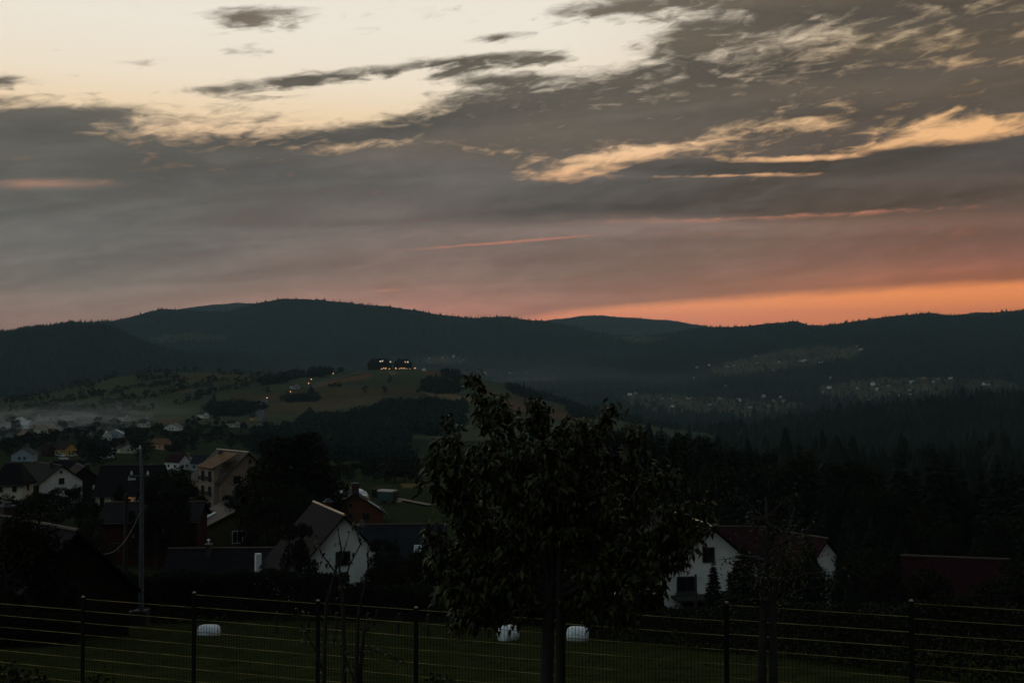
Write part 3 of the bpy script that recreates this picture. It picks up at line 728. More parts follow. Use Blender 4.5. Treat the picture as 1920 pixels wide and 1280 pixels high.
def house(name, label, cat, px, py, r, phi, l, w, he, hr, wall, roof, wins=(), chims=(), ov=.45, ref='gable', frame=M_FRAMED, group=None, ridge=M_RIDGE, hip=0., z0=None, detail=True):
    """house whose front gable tip (or the middle of its ridge) stands at distance r behind the photograph's (px, py).
    ridge along local X; phi: where +X points, degrees"""
    phi = R(phi); d = direction(px, py); k = r / math.hypot(d.x, d.y); tip = d * k
    X = Vector((math.cos(phi), math.sin(phi), 0))
    cen = tip - X * (l / 2 if ref == 'gable' else 0)
    cz = tip.z - he - hr if z0 is None else z0
    e = empty(name, (cen.x, cen.y, cz), phi); tag(e, label, cat, group)
    gs = min(ground(cen.x + a * l / 2, cen.y + b * w / 2) for a in (-1, 1) for b in (-1, 1)) - cz - .6
    bot = min(gs, -.5)
    b = MB(); L, H = l / 2, w / 2
    b.add([(-L, -H, bot), (L, -H, bot), (L, H, bot), (-L, H, bot), (-L, -H, he), (L, -H, he), (L, H, he), (-L, H, he), (-L + hip, 0, he + hr - .03), (L - hip, 0, he + hr - .03)],
          [(0, 1, 5, 4), (2, 3, 7, 6), (0, 3, 2, 1), (1, 2, 6, 5), (3, 0, 4, 7), (4, 5, 9, 8), (6, 7, 8, 9)], [(5, 6, 9), (7, 4, 8)])
    b.build('wall', wall, e)
    rf = MB(); s = hr / H; zo = he - s * ov; th = .16
    for sg in (-1, 1):
        pts = []
        for dz in (.03, .03 + th):
            pts += [(-L - ov, sg * (H + ov), zo + dz), (L + ov, sg * (H + ov), zo + dz), (L + ov - hip, 0, he + hr + dz), (-L - ov + hip, 0, he + hr + dz)]
        rf.hexa(pts if sg < 0 else [pts[i] for i in (1, 0, 3, 2, 5, 4, 7, 6)])
    if hip:
        for sg in (-1, 1):
            pts = []
            for dz in (.03, .03 + th):
                pts += [(sg * (L + ov), -H - ov, zo + dz), (sg * (L + ov), H + ov, zo + dz), (sg * (L + ov - hip), .01, he + hr + dz), (sg * (L + ov - hip), -.01, he + hr + dz)]
            rf.hexa(pts if sg > 0 else [pts[i] for i in (1, 0, 3, 2, 5, 4, 7, 6)])
    ro = rf.build('roof', roof, e)
    if detail:
        rc = MB(); rc.tube([(-L - ov + hip, 0, he + hr + th + .03), (L + ov - hip, 0, he + hr + th + .03)], .11, 6); rc.build('ridge_cap', ridge, ro)
        gt = MB()
        for sg in (-1, 1):
            gt = MB(); gt.tube([(-L - ov, sg * (H + ov + .06), zo + .05), (L + ov, sg * (H + ov + .06), zo + .05)], .07, 6)
            gt.build('gutter', M_GUTTER, ro)
    for (cx, cyy, sz, hh) in chims:
        zc = he + hr * (1 - abs(cyy) / H); c = MB(); c.box(cx - sz / 2, cx + sz / 2, cyy - sz / 2, cyy + sz / 2, zc - .6, zc + hh)
        ch = c.build('chimney', M_BRICK, ro)
        if detail:
            c = MB(); q = sz / 2 + .08; c.box(cx - q, cx + q, cyy - q, cyy + q, zc + hh, zc + hh + .1); c.box(cx - q * .5, cx + q * .5, cyy - q * .5, cyy + q * .5, zc + hh + .1, zc + hh + .3); c.build('chimney_cap', M_CONC, e)
    for wd in wins:
        face, u, v, ww, wh = wd[:5]; fr = wd[5] if len(wd) > 5 else frame; pn = wd[6] if len(wd) > 6 else M_GLASS
        if face == '+x': window(e, (L + .03, u, v), (0, 1, 0), (0, 0, 1), (1, 0, 0), ww, wh, fr, pn)
        elif face == '-x': window(e, (-L - .03, u, v), (0, -1, 0), (0, 0, 1), (-1, 0, 0), ww, wh, fr, pn)
        elif face == '-y': window(e, (u, -H - .03, v), (1, 0, 0), (0, 0, 1), (0, -1, 0), ww, wh, fr, pn)
        elif face == '+y': window(e, (u, H + .03, v), (-1, 0, 0), (0, 0, 1), (0, 1, 0), ww, wh, fr, pn)
    e['dims'] = (l, w, he, hr)
    return e

G_NEAR = None
# --- the houses under the field, left to right
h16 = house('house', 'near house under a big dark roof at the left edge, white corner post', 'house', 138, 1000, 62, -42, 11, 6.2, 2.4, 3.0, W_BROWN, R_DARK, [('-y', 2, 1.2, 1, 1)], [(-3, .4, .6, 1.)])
b = MB(); b.box(5.62, 5.85, -3.4, -3.17, -1.6, 2.1); b.build('corner_post', W_WHITE, h16)
h1 = house('house', 'small cream house with two dark windows at the left edge, hipped dark roof', 'house', 26, 870, 200, 2, 4.5, 4.6, 2.2, 2.7, W_CREAM, R_DARK, [('-y', -1.15, 1.15, .72, .98), ('-y', 1.05, 1.2, .68, .98), ('+x', 0, 1.2, .8, 1.)], (), .45, 'mid', hip=1.4)
h2 = house('house', 'white gabled house with a small square attic window behind bushes at the left', 'house', 115, 874, 205, -43, 8.2, 7.4, 3.9, 2.6, W_WHITE, R_DARK, [('+x', .05, 4.05, .95, 1.0), ('+x', -.05, 5.55, .4, .4), ('+x', -2, 1.6, 1, 1.2), ('-y', 1.5, 1.7, 1, 1.2), ('-y', -1.5, 1.7, 1, 1.2)], [(1.5, -.6, .5, .9)])
b = MB()
b.box(-4.9, -2.3, -5.0, -3.72, 1.9, 2.05); b.box(-4.9, -2.3, -5.0, -4.92, 2.05, 2.95)
b.build('balcony', M_WOOD, h2)
b = MB(); b.box(-4.1, 4.02, -3.80, -3.715, -.5, 3.75); b.build('dark_side_sheet', W_BROWN, h2)  # thin dark sheet over the left side wall
b = MB(); b.box(-5.0, -2.2, -5.08, -4.84, 2.95, 3.05); b.box(-5.0, -2.2, -5.08, -4.84, 1.74, 1.9); b.tube([(-4.9, -4.98, 2.05), (-4.9, -4.98, 2.95)], .07); b.build('balcony_rail', M_RIDGE_LIT, h2)  # orange light on the rails put in with the lit ridge colour
h2b = house('house', 'low house with a plain dark roof behind the white gabled house', 'house', 128, 865, 236, 4, 6.0, 6.5, 2.8, 2.9, W_BROWN, R_DARK, [('-y', 0, 1.4, .9, 1.1)], [(1.8, .3, .5, .8)], ref='mid')
h3 = house('house', 'dark brown gabled house with one small pale window and a square chimney', 'house', 158, 876, 224, -60, 8, 7.4, 2.9, 3.0, W_BROWN, R_BROWN, [('+x', 1.75, 2.2, .5, .75, M_FRAME, M_FRAME), ('+x', -1.4, 2.0, .8, 1.)], [(2.6, .8, .75, 1.)])
h4 = house('house', 'big dark roofed house with cream walls and one burning outdoor lamp, behind the concrete pole', 'house', 250, 874, 190, 4, 9.2, 8.4, 2.7, 3.9, W_CREAM, R_DARK, [('-y', -3.6, 1.5, .7, 1.7), ('-y', -2.2, 1.4, .35, 1.8, M_FRAME), ('-y', .2, 1.4, 1.1, 1.2), ('-y', 2.6, 1.4, 1.1, 1.2), ('-x', 0, 1.5, 1, 1.2), ('-x', 0, 4.2, .8, .8)], [(2.4, .8, .6, .9)], ref='mid')
for q in (.15, .55, .95):
    window(h4, (q - .2, -2.0, 2.7 + 3.9 * (1 - 2.0 / 4.2) + .2), (1, 0, 0), Vector((0, .73, .68)), Vector((0, -.68, .73)), .3, .85, M_FRAME, t=.05).name = 'roof_window'
b = MB(); b.tube([(.25, -4.2, 2.25), (.25, -4.55, 2.3)], .03); lampb = b.build('lamp_bracket', M_STEEL, h4)
b = MB(); b.tube([(.25, -4.62, 2.1), (.25, -4.62, 2.22), (.25, -4.62, 2.36)], [.12, .18, .1], 8); b.build('bulb', M_LAMP, lampb)
pl = bpy.data.lights.new('lamp_light', 'POINT'); pl.energy = 5; pl.color = (1, .45, .18); pl.shadow_soft_size = .15
plo = bpy.data.objects.new('lamp_light', pl); C.objects.link(plo); plo.parent = h4; plo.location = (.25, -4.95, 2.2)
h18 = house('shed', 'tall dark red boarded building behind the concrete pole', 'shed', 292, 944, 134, 6, 10.2, 7, 4.4, 1.5, W_RED, R_DARK, [('-y', -1.2, 3.2, .9, 1.1, M_FRAME), ('-y', 1.2, 3.2, .8, .6, M_FRAME), ('-y', -3.6, 1.6, .9, 1.1)], (), .4, 'mid')
# tall beige house: main block and a wing under its own lean-to roof
h5 = house('house', 'tall beige three storey house with a roof shining orange and a brick chimney', 'house', 463, 849, 200, -46, 9.5, 10.2, 5.4, 4.3, W_BEIGE, R_GREYB, [('+x', -1.9, 5.3, 1.35, 1.3), ('+x', .6, 8.2, .5, .8), ('+x', 1.8, 5.3, 1.2, 1.3), ('+x', -2.8, 1.9, 1.1, 1.3)], [(-.6, -2.0, .6, 1.7)], .6, ridge=M_RIDGE_LIT)
b = MB(); b.box(-.6, 4.3, -6.0, -5.12, -3, 7.3); b.build('wing_wall', W_BEIGE, h5)
b = MB(); b.hexa([(-.9, -6.5, 7.3), (4.7, -6.5, 7.3), (4.7, -1.6, 9.5), (-.9, -1.6, 9.5), (-.9, -6.5, 7.5), (4.7, -6.5, 7.5), (4.7, -1.6, 9.7), (-.9, -1.6, 9.7)]); b.build('wing_roof', R_ORANGE, h5)  # warm sheen of the sky put into the wing roof's orange
for zz in (6.1, 3.6, .9):
    for xx in (.65, 3.0):
        f = window(h5, (xx, -6.03, zz), (1, 0, 0), (0, 0, 1), (0, -1, 0), 1.0, 1.5)
        if zz > 3:
            b = MB(); b.box(xx - .65, xx + .65, -6.6, -6.08, zz - .78, zz - .68); b.box(xx - .65, xx + .65, -6.6, -6.54, zz - .68, zz - .05); b.build('balcony', M_WOOD, f)
b = MB(); b.hexa([(-4.4, -9.2, 1.7), (.2, -9.2, 1.7), (.2, -6.5, 2.0), (-4.4, -6.5, 2.0), (-4.4, -9.2, 1.85), (.2, -9.2, 1.85), (.2, -6.5, 2.15), (-4.4, -6.5, 2.15)]); b.build('porch_roof', R_ORANGE, h5)
h6 = house('house', 'olive walled house with a low grey brown roof, roof hatch and one white framed window', 'house', 440, 960, 145, -62, 8.0, 8.6, 2.6, 2.0, W_OLIVE, R_GREYB, [('+x', .35, 1.55, 1.35, 1.55, M_FRAME)], [(-1.2, .2, .5, .7)], .4)
b = MB(); n_ = Vector((0, -.42, .9)); o_ = Vector((.35, -2.25, 2.6 + 2 * (1 - 2.25 / 4.3) + .22)); up_ = Vector((-.12, .9, .42)).normalized(); rt_ = up_.cross(n_).normalized(); n2 = rt_.cross(up_)
b.hexa([o_ + rt_ * x + up_ * y + n2 * d for d in (0, .16) for x, y in ((-.32, -.9), (.32, -.9), (.32, .9), (-.32, .9))]); b.build('roof_hatch', W_WHITE, h6)
b = MB(); b.box(-2.4, -1.9, -1.8, -1.3, 3.2, 4.3); b.build('vent', M_CONC, h6)
h17 = house('house', 'long low building with a black roof in front of the olive house', 'house', 432, 1031, 110, 3, 10.6, 6.4, 2.1, 2.4, W_BROWN, R_DARK, [('-x', 0, 1.3, .8, .9)], (), .45, 'mid')
for cx_ in (-1.85,):
    b = MB(); b.box(cx_ - .22, cx_ + .22, -1.0, -.56, 3.6, 5.15); ch = b.build('chimney', M_BRICK, h17)
    b = MB(); b.box(cx_ - .32, cx_ + .32, -1.1, -.46, 5.15, 5.24); b.build('chimney_slab', M_CONC, ch)
    b = MB(); b.tube([(cx_, -.78, 5.24), (cx_, -.78, 5.55)], .05); b.tube([(cx_, -.78, 5.53), (cx_, -.78, 5.6), (cx_, -.78, 5.68)], [.17, .15, .03], 8); b.build('cowl', M_FRAME, ch)
b = MB(); b.hexa([(-7.2, -2.6, 1.0), (-5.6, -2.6, 1.0), (-5.6, -.8, 2.3), (-7.2, -.8, 2.3), (-7.2, -2.6, 1.12), (-5.6, -2.6, 1.12), (-5.6, -.8, 2.42), (-7.2, -.8, 2.42)]); b.build('lean_to_roof', R_ORANGE, h17)
h7 = house('house', 'white gabled house with one dark attic window, steep roof, left of the leafy tree', 'house', 643, 968, 96, -66, 9.5, 8.8, 3.2, 4.9, W_WHITE, R_DARK, [('+x', .0, 4.65, 1.25, 1.15), ('+x', -2.3, 1.95, 1.2, 1.2), ('+x', 1.9, 1.95, 1.2, 1.2), ('-y', 2, 1.8, 1, 1.2)], [(-2, .5, .6, 1.)], .5, ridge=M_RIDGE_LIT)
b = MB(); b.box(-5.4, -4.9, -5.25, -4.75, -2, 3.9); b.build('annex_wall', W_WHITE, h7)
b = MB(); b.tube([(3.2, 2.1, 5.6), (3.2, 2.1, 7.6)], .03)
for q in range(5): b.tube([(3.2, 2.1 - .35 + .04 * q, 7.0 + .13 * q), (3.2, 2.1 + .35 - .04 * q, 7.0 + .13 * q)], .014, 4)
b.build('antenna', M_STEEL, h7)
h8 = house('house', 'orange rendered gable house with a broad brick chimney beyond the white gabled house', 'house', 664, 926, 185, -78, 9, 9.4, 2.9, 3.1, W_ORANGE, R_DARK, [('+x', -.6, 4.2, .75, .65), ('+x', -.6, 2.6, .75, .8), ('+x', 1.9, 2.4, 1.2, 1.1), ('+x', -2.5, 2.4, .9, 1.)], (), .5)
b = MB(); b.box(3.1, 4.2, -.35, .8, 4.9, 7.6); ch = b.build('chimney', M_BRICK, h8); b = MB(); b.box(3.02, 4.28, -.43, .88, 7.6, 7.72); b.build('chimney_slab', M_CONC, ch)
b = MB(); s8 = 3.1 / 4.7; b.hexa([(1.5, 2.4, 6.0 - s8 * 2.4 + .24), (4.6, 2.4, 6.0 - s8 * 2.4 + .24), (4.6, 4.3, 6.0 - s8 * 4.3 + .24), (1.5, 4.3, 6.0 - s8 * 4.3 + .24), (1.5, 2.4, 6.0 - s8 * 2.4 + .34), (4.6, 2.4, 6.0 - s8 * 2.4 + .34), (4.6, 4.3, 6.0 - s8 * 4.3 + .34), (1.5, 4.3, 6.0 - s8 * 4.3 + .34)]); b.build('roof_sheet', R_PALE, h8)
h10 = house('house', 'long dark slate roof with a pale skylight, partly behind the leafy tree', 'house', 748, 986, 126, 3, 9.6, 7.6, 2.5, 3.4, W_GREY, R_SLATE, [('-y', 2.2, 1.3, 1., 1.1), ('-y', -2.4, 1.3, 1., 1.1)], (), .5, 'mid')
window(h10, (2.15, -2.55, 2.5 + 3.4 * (1 - 2.55 / 3.8) + .22), (1, 0, 0), Vector((0, .745, .667)), Vector((0, -.667, .745)), .8, .95, M_FRAME, R_PALE, t=.07).name = 'skylight'
h12 = house('house', 'big white gabled house with a terrace, right of the leafy tree, young spruce before it', 'house', 1331, 988, 100, -78, 12, 10.2, 3.6, 4.3, W_WHITE, R_DARK, [('+x', -.15, 5.55, 1.1, 1.3), ('+x', -2.2, 3.1, 1.7, 1.35), ('+x', 2.0, 3.2, .75, 1.4), ('+x', -1.6, 1.25, 2.2, 1.3, M_FRAMED), ('+x', 2.2, 1.25, 2.2, 1.3, M_FRAMED)], [(-3, .7, .6, .9)], .7, ridge=M_RIDGE_LIT)
b = MB(); b.box(6.04, 8.3, -3.6, 5., 2.05, 2.22); b.build('terrace_canopy', M_WOOD, h12)
b = MB()
for yy in (-3.4, 0.6, 4.8): b.box(8.1, 8.24, yy - .07, yy + .07, -2.6, 2.05)
b.build('canopy_post', M_WOOD, h12)
b = MB(); b.box(6.06, 6.2, -3.2, -1.2, 2.3, 2.4); b.build('window_sill', M_CONC, h12)
h13 = house('house', 'dark red roofed house behind the big white gabled house', 'house', 1382, 990, 128, -4, 5.2, 6.4, 2.4, 2.2, W_BROWN, R_RED, [('-y', 1, 1.2, 1, 1)], (), .4, 'mid')
h14 = house('house', 'pale house almost hidden by trees, dark red roof, right of the white house', 'house', 1546, 1012, 112, -56, 5, 5.0, 3.0, 2.4, W_WHITE, R_RED, [('+x', -1.5, 1.6, .9, 1.1)], (), .5)
h15 = house('house', 'low house with a plain red roof among the dark trees at the right', 'house', 1790, 1050, 86, -14, 6.4, 6.0, 2.0, 2.5, W_BROWN, R_RED, [('-y', 0, 1., 1, .9)], (), .4, 'mid')

# --- lodge with lit windows on the hill top
lp_ = on(722, 1590); d_ = direction(722, 692.5); lz = 1590 * d_.z / math.hypot(d_.x, d_.y)
lodge = empty('lodge', (lp_.x, lp_.y, lz), R(7)); tag(lodge, 'large dark two winged lodge with lit windows on top of the hill', 'lodge')
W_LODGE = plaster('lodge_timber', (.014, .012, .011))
for nm, x0, x1, hh in (('west', -24, 9, 15.2), ('east', 12, 37, 14.6)):
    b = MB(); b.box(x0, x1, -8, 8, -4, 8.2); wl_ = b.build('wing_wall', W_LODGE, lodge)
    b = MB(); cxm = (x0 + x1) / 2
    b.add([(x0 - 1.5, -9.5, 6.8), (x1 + 1.5, -9.5, 6.8), (x1 + 1.5, 9.5, 6.8), (x0 - 1.5, 9.5, 6.8), (x0 + 2.2, -5.5, 11.8), (x1 - 2.2, -5.5, 11.8), (x1 - 2.2, 5.5, 11.8), (x0 + 2.2, 5.5, 11.8), (x0 + 5.5, -.8, hh), (x1 - 5.5, -.8, hh), (x1 - 5.5, .8, hh), (x0 + 5.5, .8, hh)],
          [(0, 1, 5, 4), (1, 2, 6, 5), (2, 3, 7, 6), (3, 0, 4, 7), (4, 5, 9, 8), (5, 6, 10, 9), (6, 7, 11, 10), (7, 4, 8, 11), (8, 9, 10, 11), (3, 2, 1, 0)])
    rf = b.build('roof', R_DARK, lodge)
    b = MB(); b.box(cxm - 7, cxm - 4.5, 1, 3, 12.5, hh + 1.2); b.build('chimney', M_BRICK, rf)
    nx = 6 if x0 < 0 else 5
    for k in range(nx):
        xx = x0 + (x1 - x0) * (k + .6) / (nx + .2)
        window(lodge, (xx, -8.05, 5.2), (1, 0, 0), (0, 0, 1), (0, -1, 0), 1.4, 1.7, M_FRAMED, M_GLASS, .15)
        lit = (x0 < 0 and k >= 3) or (x0 > 0)
        window(lodge, (xx, -8.05, .9), (1, 0, 0), (0, 0, 1), (0, -1, 0), 2.2 if k % 2 else 1.5, 1.6, M_FRAMED, M_LIT if lit else M_GLASS, .15)
for xx, zz, w_, m_ in ((7.2, 10.6, 1.9, M_LIT_GLARE), (-6.5, 11.2, 2.3, M_LIT_GLARE), (-3.6, 11.9, 1.6, M_LIT_GLARE), (27.6, 10.4, 1.6, M_LIT), (31.2, 10.4, 1.9, M_LIT_GLARE)):  # leftmost pair glows in place of sky glare reflected off the roof
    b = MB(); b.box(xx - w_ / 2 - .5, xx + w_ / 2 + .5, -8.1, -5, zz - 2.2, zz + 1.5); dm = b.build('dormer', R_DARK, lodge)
    b = MB(); b.box(xx - w_ / 2, xx + w_ / 2, -8.2, -8.11, zz - .9, zz + .9); b.build('dormer_window_or_glare', m_, dm)
b = MB(); b.box(-10, 37, -15, -8.1, -4, -.15); b.build('terrace', M_CONC, lodge)
for xx in (-2, 1, 14.5, 22, 26, 41):
    b = MB(); b.tube([(xx, -14.6, -.15), (xx, -14.6, 1.6)], .1); ps = b.build('terrace_lamp', M_STEEL, lodge)
    b = MB(); b.tube([(xx, -14.6, 1.5), (xx, -14.6, 1.95), (xx, -14.6, 2.3)], [.3, .5, .2], 8); b.build('bulb', M_LAMP, ps)

# --- the village on the left, house by house: column, row of the base, width in metres, wall, roof, look
V_WALL = {'white': W_WHITE, 'cream': W_CREAM, 'beige': W_BEIGE, 'brown': W_BROWN, 'yellow': W_YELLOW, 'pink': W_PINK, 'grey': W_GREY, 'red brown': W_RED, 'pale blue': W_BLUE}
V_ROOF = {'dark': R_DARK, 'brown': R_BROWN, 'red': R_RED, 'orange': R_ORANGE, 'pale metal': R_PALE, 'blue grey': R_BLUE, 'slate': R_SLATE}
VILLAGE = [
 (6, 818, 6, 'grey', 'slate', 40, 'at the left edge of the misty village'), (18, 789, 7, 'beige', 'brown', 80, 'uppermost at the left edge of the misty village'), (37, 796, 9, 'white', 'pale metal', 5, 'long and low in the mist'),
 (52, 803, 8, 'grey', 'pale metal', 60, 'in the thick of the mist'), (77, 812, 8, 'cream', 'orange', 50, 'brightest roof in the mist'), (91, 808, 8, 'pink', 'orange', 70, 'right of the bright roof in the mist'),
 (48, 826, 9, 'brown', 'orange', 40, 'below the mist'), (9, 826, 8, 'pale blue', 'slate', 60, 'lower left of the misty village'), (85, 830, 8, 'brown', 'brown', 30, 'before the dark trees under the mist'), (73, 788, 7, 'grey', 'slate', 20, 'above the mist'),
 (230, 788, 10, 'cream', 'brown', 65, 'standing alone above the dark trees'), (154, 816, 10, 'grey', 'slate', 55, 'half hidden by dark trees'), (216, 820, 13, 'pale blue', 'pale metal', 15, 'with the palest roof in the village middle'),
 (201, 826, 6, 'white', 'pale metal', 30, 'tiny, under the palest roof'), (270, 800, 8, 'cream', 'dark', 70, 'left of the long white house'), (281, 786, 7, 'grey', 'orange', 45, 'above the long white house'),
 (325, 806, 15, 'white', 'blue grey', 4, 'long, with a blue grey roof'), (381, 783, 9, 'white', 'slate', 50, 'under the dark grove'), (237, 848, 13, 'cream', 'brown', 35, 'broad, left of the pole top'),
 (303, 842, 10, 'pink', 'orange', 70, 'right of the pole top'), (199, 858, 7, 'white', 'dark', 75, 'with a dark roof, above the big dark roof'), (122, 853, 9, 'yellow', 'red', 60, 'bright yellow gable'), (90, 855, 5, 'red brown', 'red', 60, 'left of the yellow gable'),
 (46, 864, 11, 'pale blue', 'slate', 12, 'above the small cream house'), (333, 880, 8, 'white', 'red', 60, 'lowest of the village, red roof'), (354, 880, 6, 'white', 'slate', 20, 'beside the lowest red roof'),
 (377, 882, 6, 'pale blue', 'slate', 70, 'left of the tall beige house'), (437, 800, 10, 'cream', 'brown', 60, 'below the dark grove, right'), (457, 803, 8, 'brown', 'red', 10, 'red roof right of a cream house'), (475, 788, 6, 'yellow', 'slate', 70, 'by the foot of the hill road'),
 (487, 806, 10, 'white', 'blue grey', 8, 'under the foot of the hill road'),
]
for px, py, wid, wa, ro, tw, where in VILLAGE:
    p = seen(px, py, 350, 1350)
    if p is None: continue
    r = math.hypot(p.x, p.y); he = 3.2 if wid < 12 else 2.6; hr = 2.6
    house('village_house', f'{wa} village house with {ro} roof, {where}', 'house', px, py, r, -90 + tw, wid * .95, wid * .75, he, hr, V_WALL[wa], V_ROOF[ro],
          [('+x', -1, 1.6, .9, 1.1), ('+x', 1, 1.6, .9, 1.1), ('-y', -1.6, 1.6, .9, 1.1), ('-y', 1.6, 1.6, .9, 1.1)], [(0, .4, .5, .8)], .4, 'mid', group='houses of the village on the left', z0=p.z)
# --- far valley and hillside hamlets at the right
FARV = [(1181, 741), (1192, 738), (1242, 749), (1256, 748), (1267, 752), (1290, 748), (1299, 748), (1239, 764), (1261, 763), (1341, 737), (1360, 726), (1407, 765), (1374, 767), (1420, 780), (1402, 779), (1307, 690), (1330, 686), (1365, 688), (1376, 687), (1419, 681), (1417, 669), (1300, 711),
 (1461, 680), (1500, 678), (1508, 678), (1539, 680), (1614, 657), (1606, 650), (1451, 695), (1556, 710), (1470, 717), (1547, 709), (1637, 722), (1666, 724), (1710, 719), (1750, 717), (1732, 710), (1782, 710), (1758, 711), (1852, 722), (1844, 721), (1607, 729), (1645, 732), (1705, 732), (1737, 732),
 (1541, 737), (1507, 743), (1522, 740), (1555, 728), (1492, 738), (1464, 747), (1452, 753), (1469, 753), (1535, 760), (1552, 764), (1506, 768), (1572, 760), (1629, 750), (1687, 745), (1709, 740), (1442, 762), (1454, 780), (1557, 752), (805, 672), (850, 669), (866, 675), (908, 701), (915, 703), (985, 700), (958, 700), (830, 672), (1330, 760), (1385, 752), (1350, 748), (1432, 745)]
fw = ['white', 'cream', 'grey', 'pale blue', 'beige', 'grey', 'pink', 'grey']; fr_ = ['pale metal', 'dark', 'slate', 'red', 'orange', 'brown', 'pale metal', 'slate']
for k, (px, py) in enumerate(FARV):
    p = seen(px, py, 2200, 4800)
    if p is None: continue
    r = math.hypot(p.x, p.y); wa, ro = fw[k * 5 % 8], fr_[k * 3 % 8]
    low = py > 700 and px > 1100
    where = 'down in the far valley on the right' if low else ('in the hamlet on the far right slope' if px > 1100 else 'in the valley behind the lodge')
    house('far_house', f'tiny {wa} house with {ro} roof {where}', 'house', px, py, r, rng.uniform(-150, -20), rng.uniform(7, 12), rng.uniform(6, 8.5), rng.uniform(3., 4.6), 3., V_WALL[wa], V_ROOF[ro], (), (), .4, 'mid',
          group='houses ' + where, z0=p.z, detail=False)

# ------------------------------------------------------------------ roads up the lodge hill
M_ROAD = mat('road_surface', (.085, .088, .09), .9, .2, .3, spec=0.)
def ribbon(name, pts, wid, r0, r1, m=M_ROAD):
    P = []
    for i in range(len(pts) - 1):
        for t in np.linspace(0, 1, 8, endpoint=False):
            p = seen(pts[i][0] + (pts[i + 1][0] - pts[i][0]) * t, pts[i][1] + (pts[i + 1][1] - pts[i][1]) * t, r0, r1)
            if p: P.append(p)
    b = MB(); V = []; Q = []
    for i, p in enumerate(P):
        d = P[min(i + 1, len(P) - 1)] - P[max(i - 1, 0)]; d.z = 0; d.normalize(); s = Vector((d.y, -d.x, 0)) * wid / 2
        for q in (p - s, p + s): V.append((q.x, q.y, max(ground(q.x, q.y), p.z) + .35))
    for i in range(len(P) - 1): Q.append((2 * i, 2 * i + 1, 2 * i + 3, 2 * i + 2))
    b.add(V, Q); return tag(b.build(name, m), kind='structure')
ribbon('road', [(482, 790), (487, 776), (490, 766), (493, 756), (497, 748)], 9, 900, 1450)
ribbon('road', [(586, 726), (600, 716), (630, 709), (660, 702), (680, 697), (694, 694)], 7, 1250, 1640)
ribbon('track', [(745, 937), (770, 942), (790, 946), (812, 950)], 2.2, 200, 330, mat('track_dirt', (.10, .072, .05), .9, .3, 1.))
ribbon('path', [(346, 806), (352, 812), (356, 818)], 2.6, 500, 1100)

# ------------------------------------------------------------------ street lamps along the hill road
for px, py in ((624, 701), (583, 712), (578, 720), (582, 726), (544, 736), (500, 748), (488, 761)):
    p = seen(px, py + 7, 900, 1640)
    e = empty('street_lamp', p); tag(e, 'lit orange street lamp beside the road up the lodge hill', 'street lamp', 'street lamps along the hill road')
    b = MB(); b.tube([(0, 0, -.5), (0, 0, 5.6)], [.12, .08], 6); b.tube([(0, 0, 5.6), (.5, -.5, 5.9)], .06, 5); b.build('pole', M_STEEL, e)
    b = MB(); b.tube([(.5, -.5, 5.2), (.5, -.5, 5.7), (.5, -.5, 6.1)], [.3, .48, .2], 8); b.build('lamp_head', M_LAMP, e)

def simple_pole(name, label, cat, px, py, h, r0, r1, arms=1, group=None):
    p = seen(px, py, r0, r1)
    if p is None: return
    e = empty(name, p); tag(e, label, cat, group)
    b = MB(); b.tube([(0, 0, -.5), (0, 0, h)], [.28, .18], 6); b.build('pole', M_WOOD, e)
    for a in range(arms):
        b = MB(); b.box(-1.6, 1.6, -.14, .14, h - 1 - a * 1.4, h - .75 - a * 1.4); b.build('crossarm', M_WOOD, e)
simple_pole('power_pole', 'tiny wooden power pole on the hill top right of the lodge', 'power pole', 807, 692, 9.5, 1450, 1650)
simple_pole('power_pole', 'wooden power pole with two arms on the ridge left of the dark wood', 'power pole', 898, 707, 12, 1450, 1660, 2)
simple_pole('power_pole', 'tall thin mast before the dark wood on the right flank of the hill', 'mast', 1111, 768, 16, 1300, 1660)
# small white hut on the crest, right of the lodge
house('hut', 'tiny pale hut on the hill just right of the lodge', 'hut', 795, 699, 1570, -80, 6, 5, 2.2, 1.6, W_WHITE, R_PALE, (), (), .3, 'mid', detail=False, z0=on(795, 1570).z)
house('hut', 'small farmhouse beside the street lamps on the hill road', 'house', 553, 722, 1420, -60, 12, 9, 3.5, 3, W_GREY, R_DARK, [('+x', 0, 1.8, 1.2, 1.2)], (), .3, 'mid', detail=False, z0=on(553, 1420).z)
house('farmhouse', 'tiny pale house among trees low on the hill, left of the leafy tree', 'house', 717, 824, 800, -80, 9, 7, 2.6, 2.4, W_WHITE, R_PALE, (), (), .3, 'mid', detail=False, z0=on(717, 800).z)

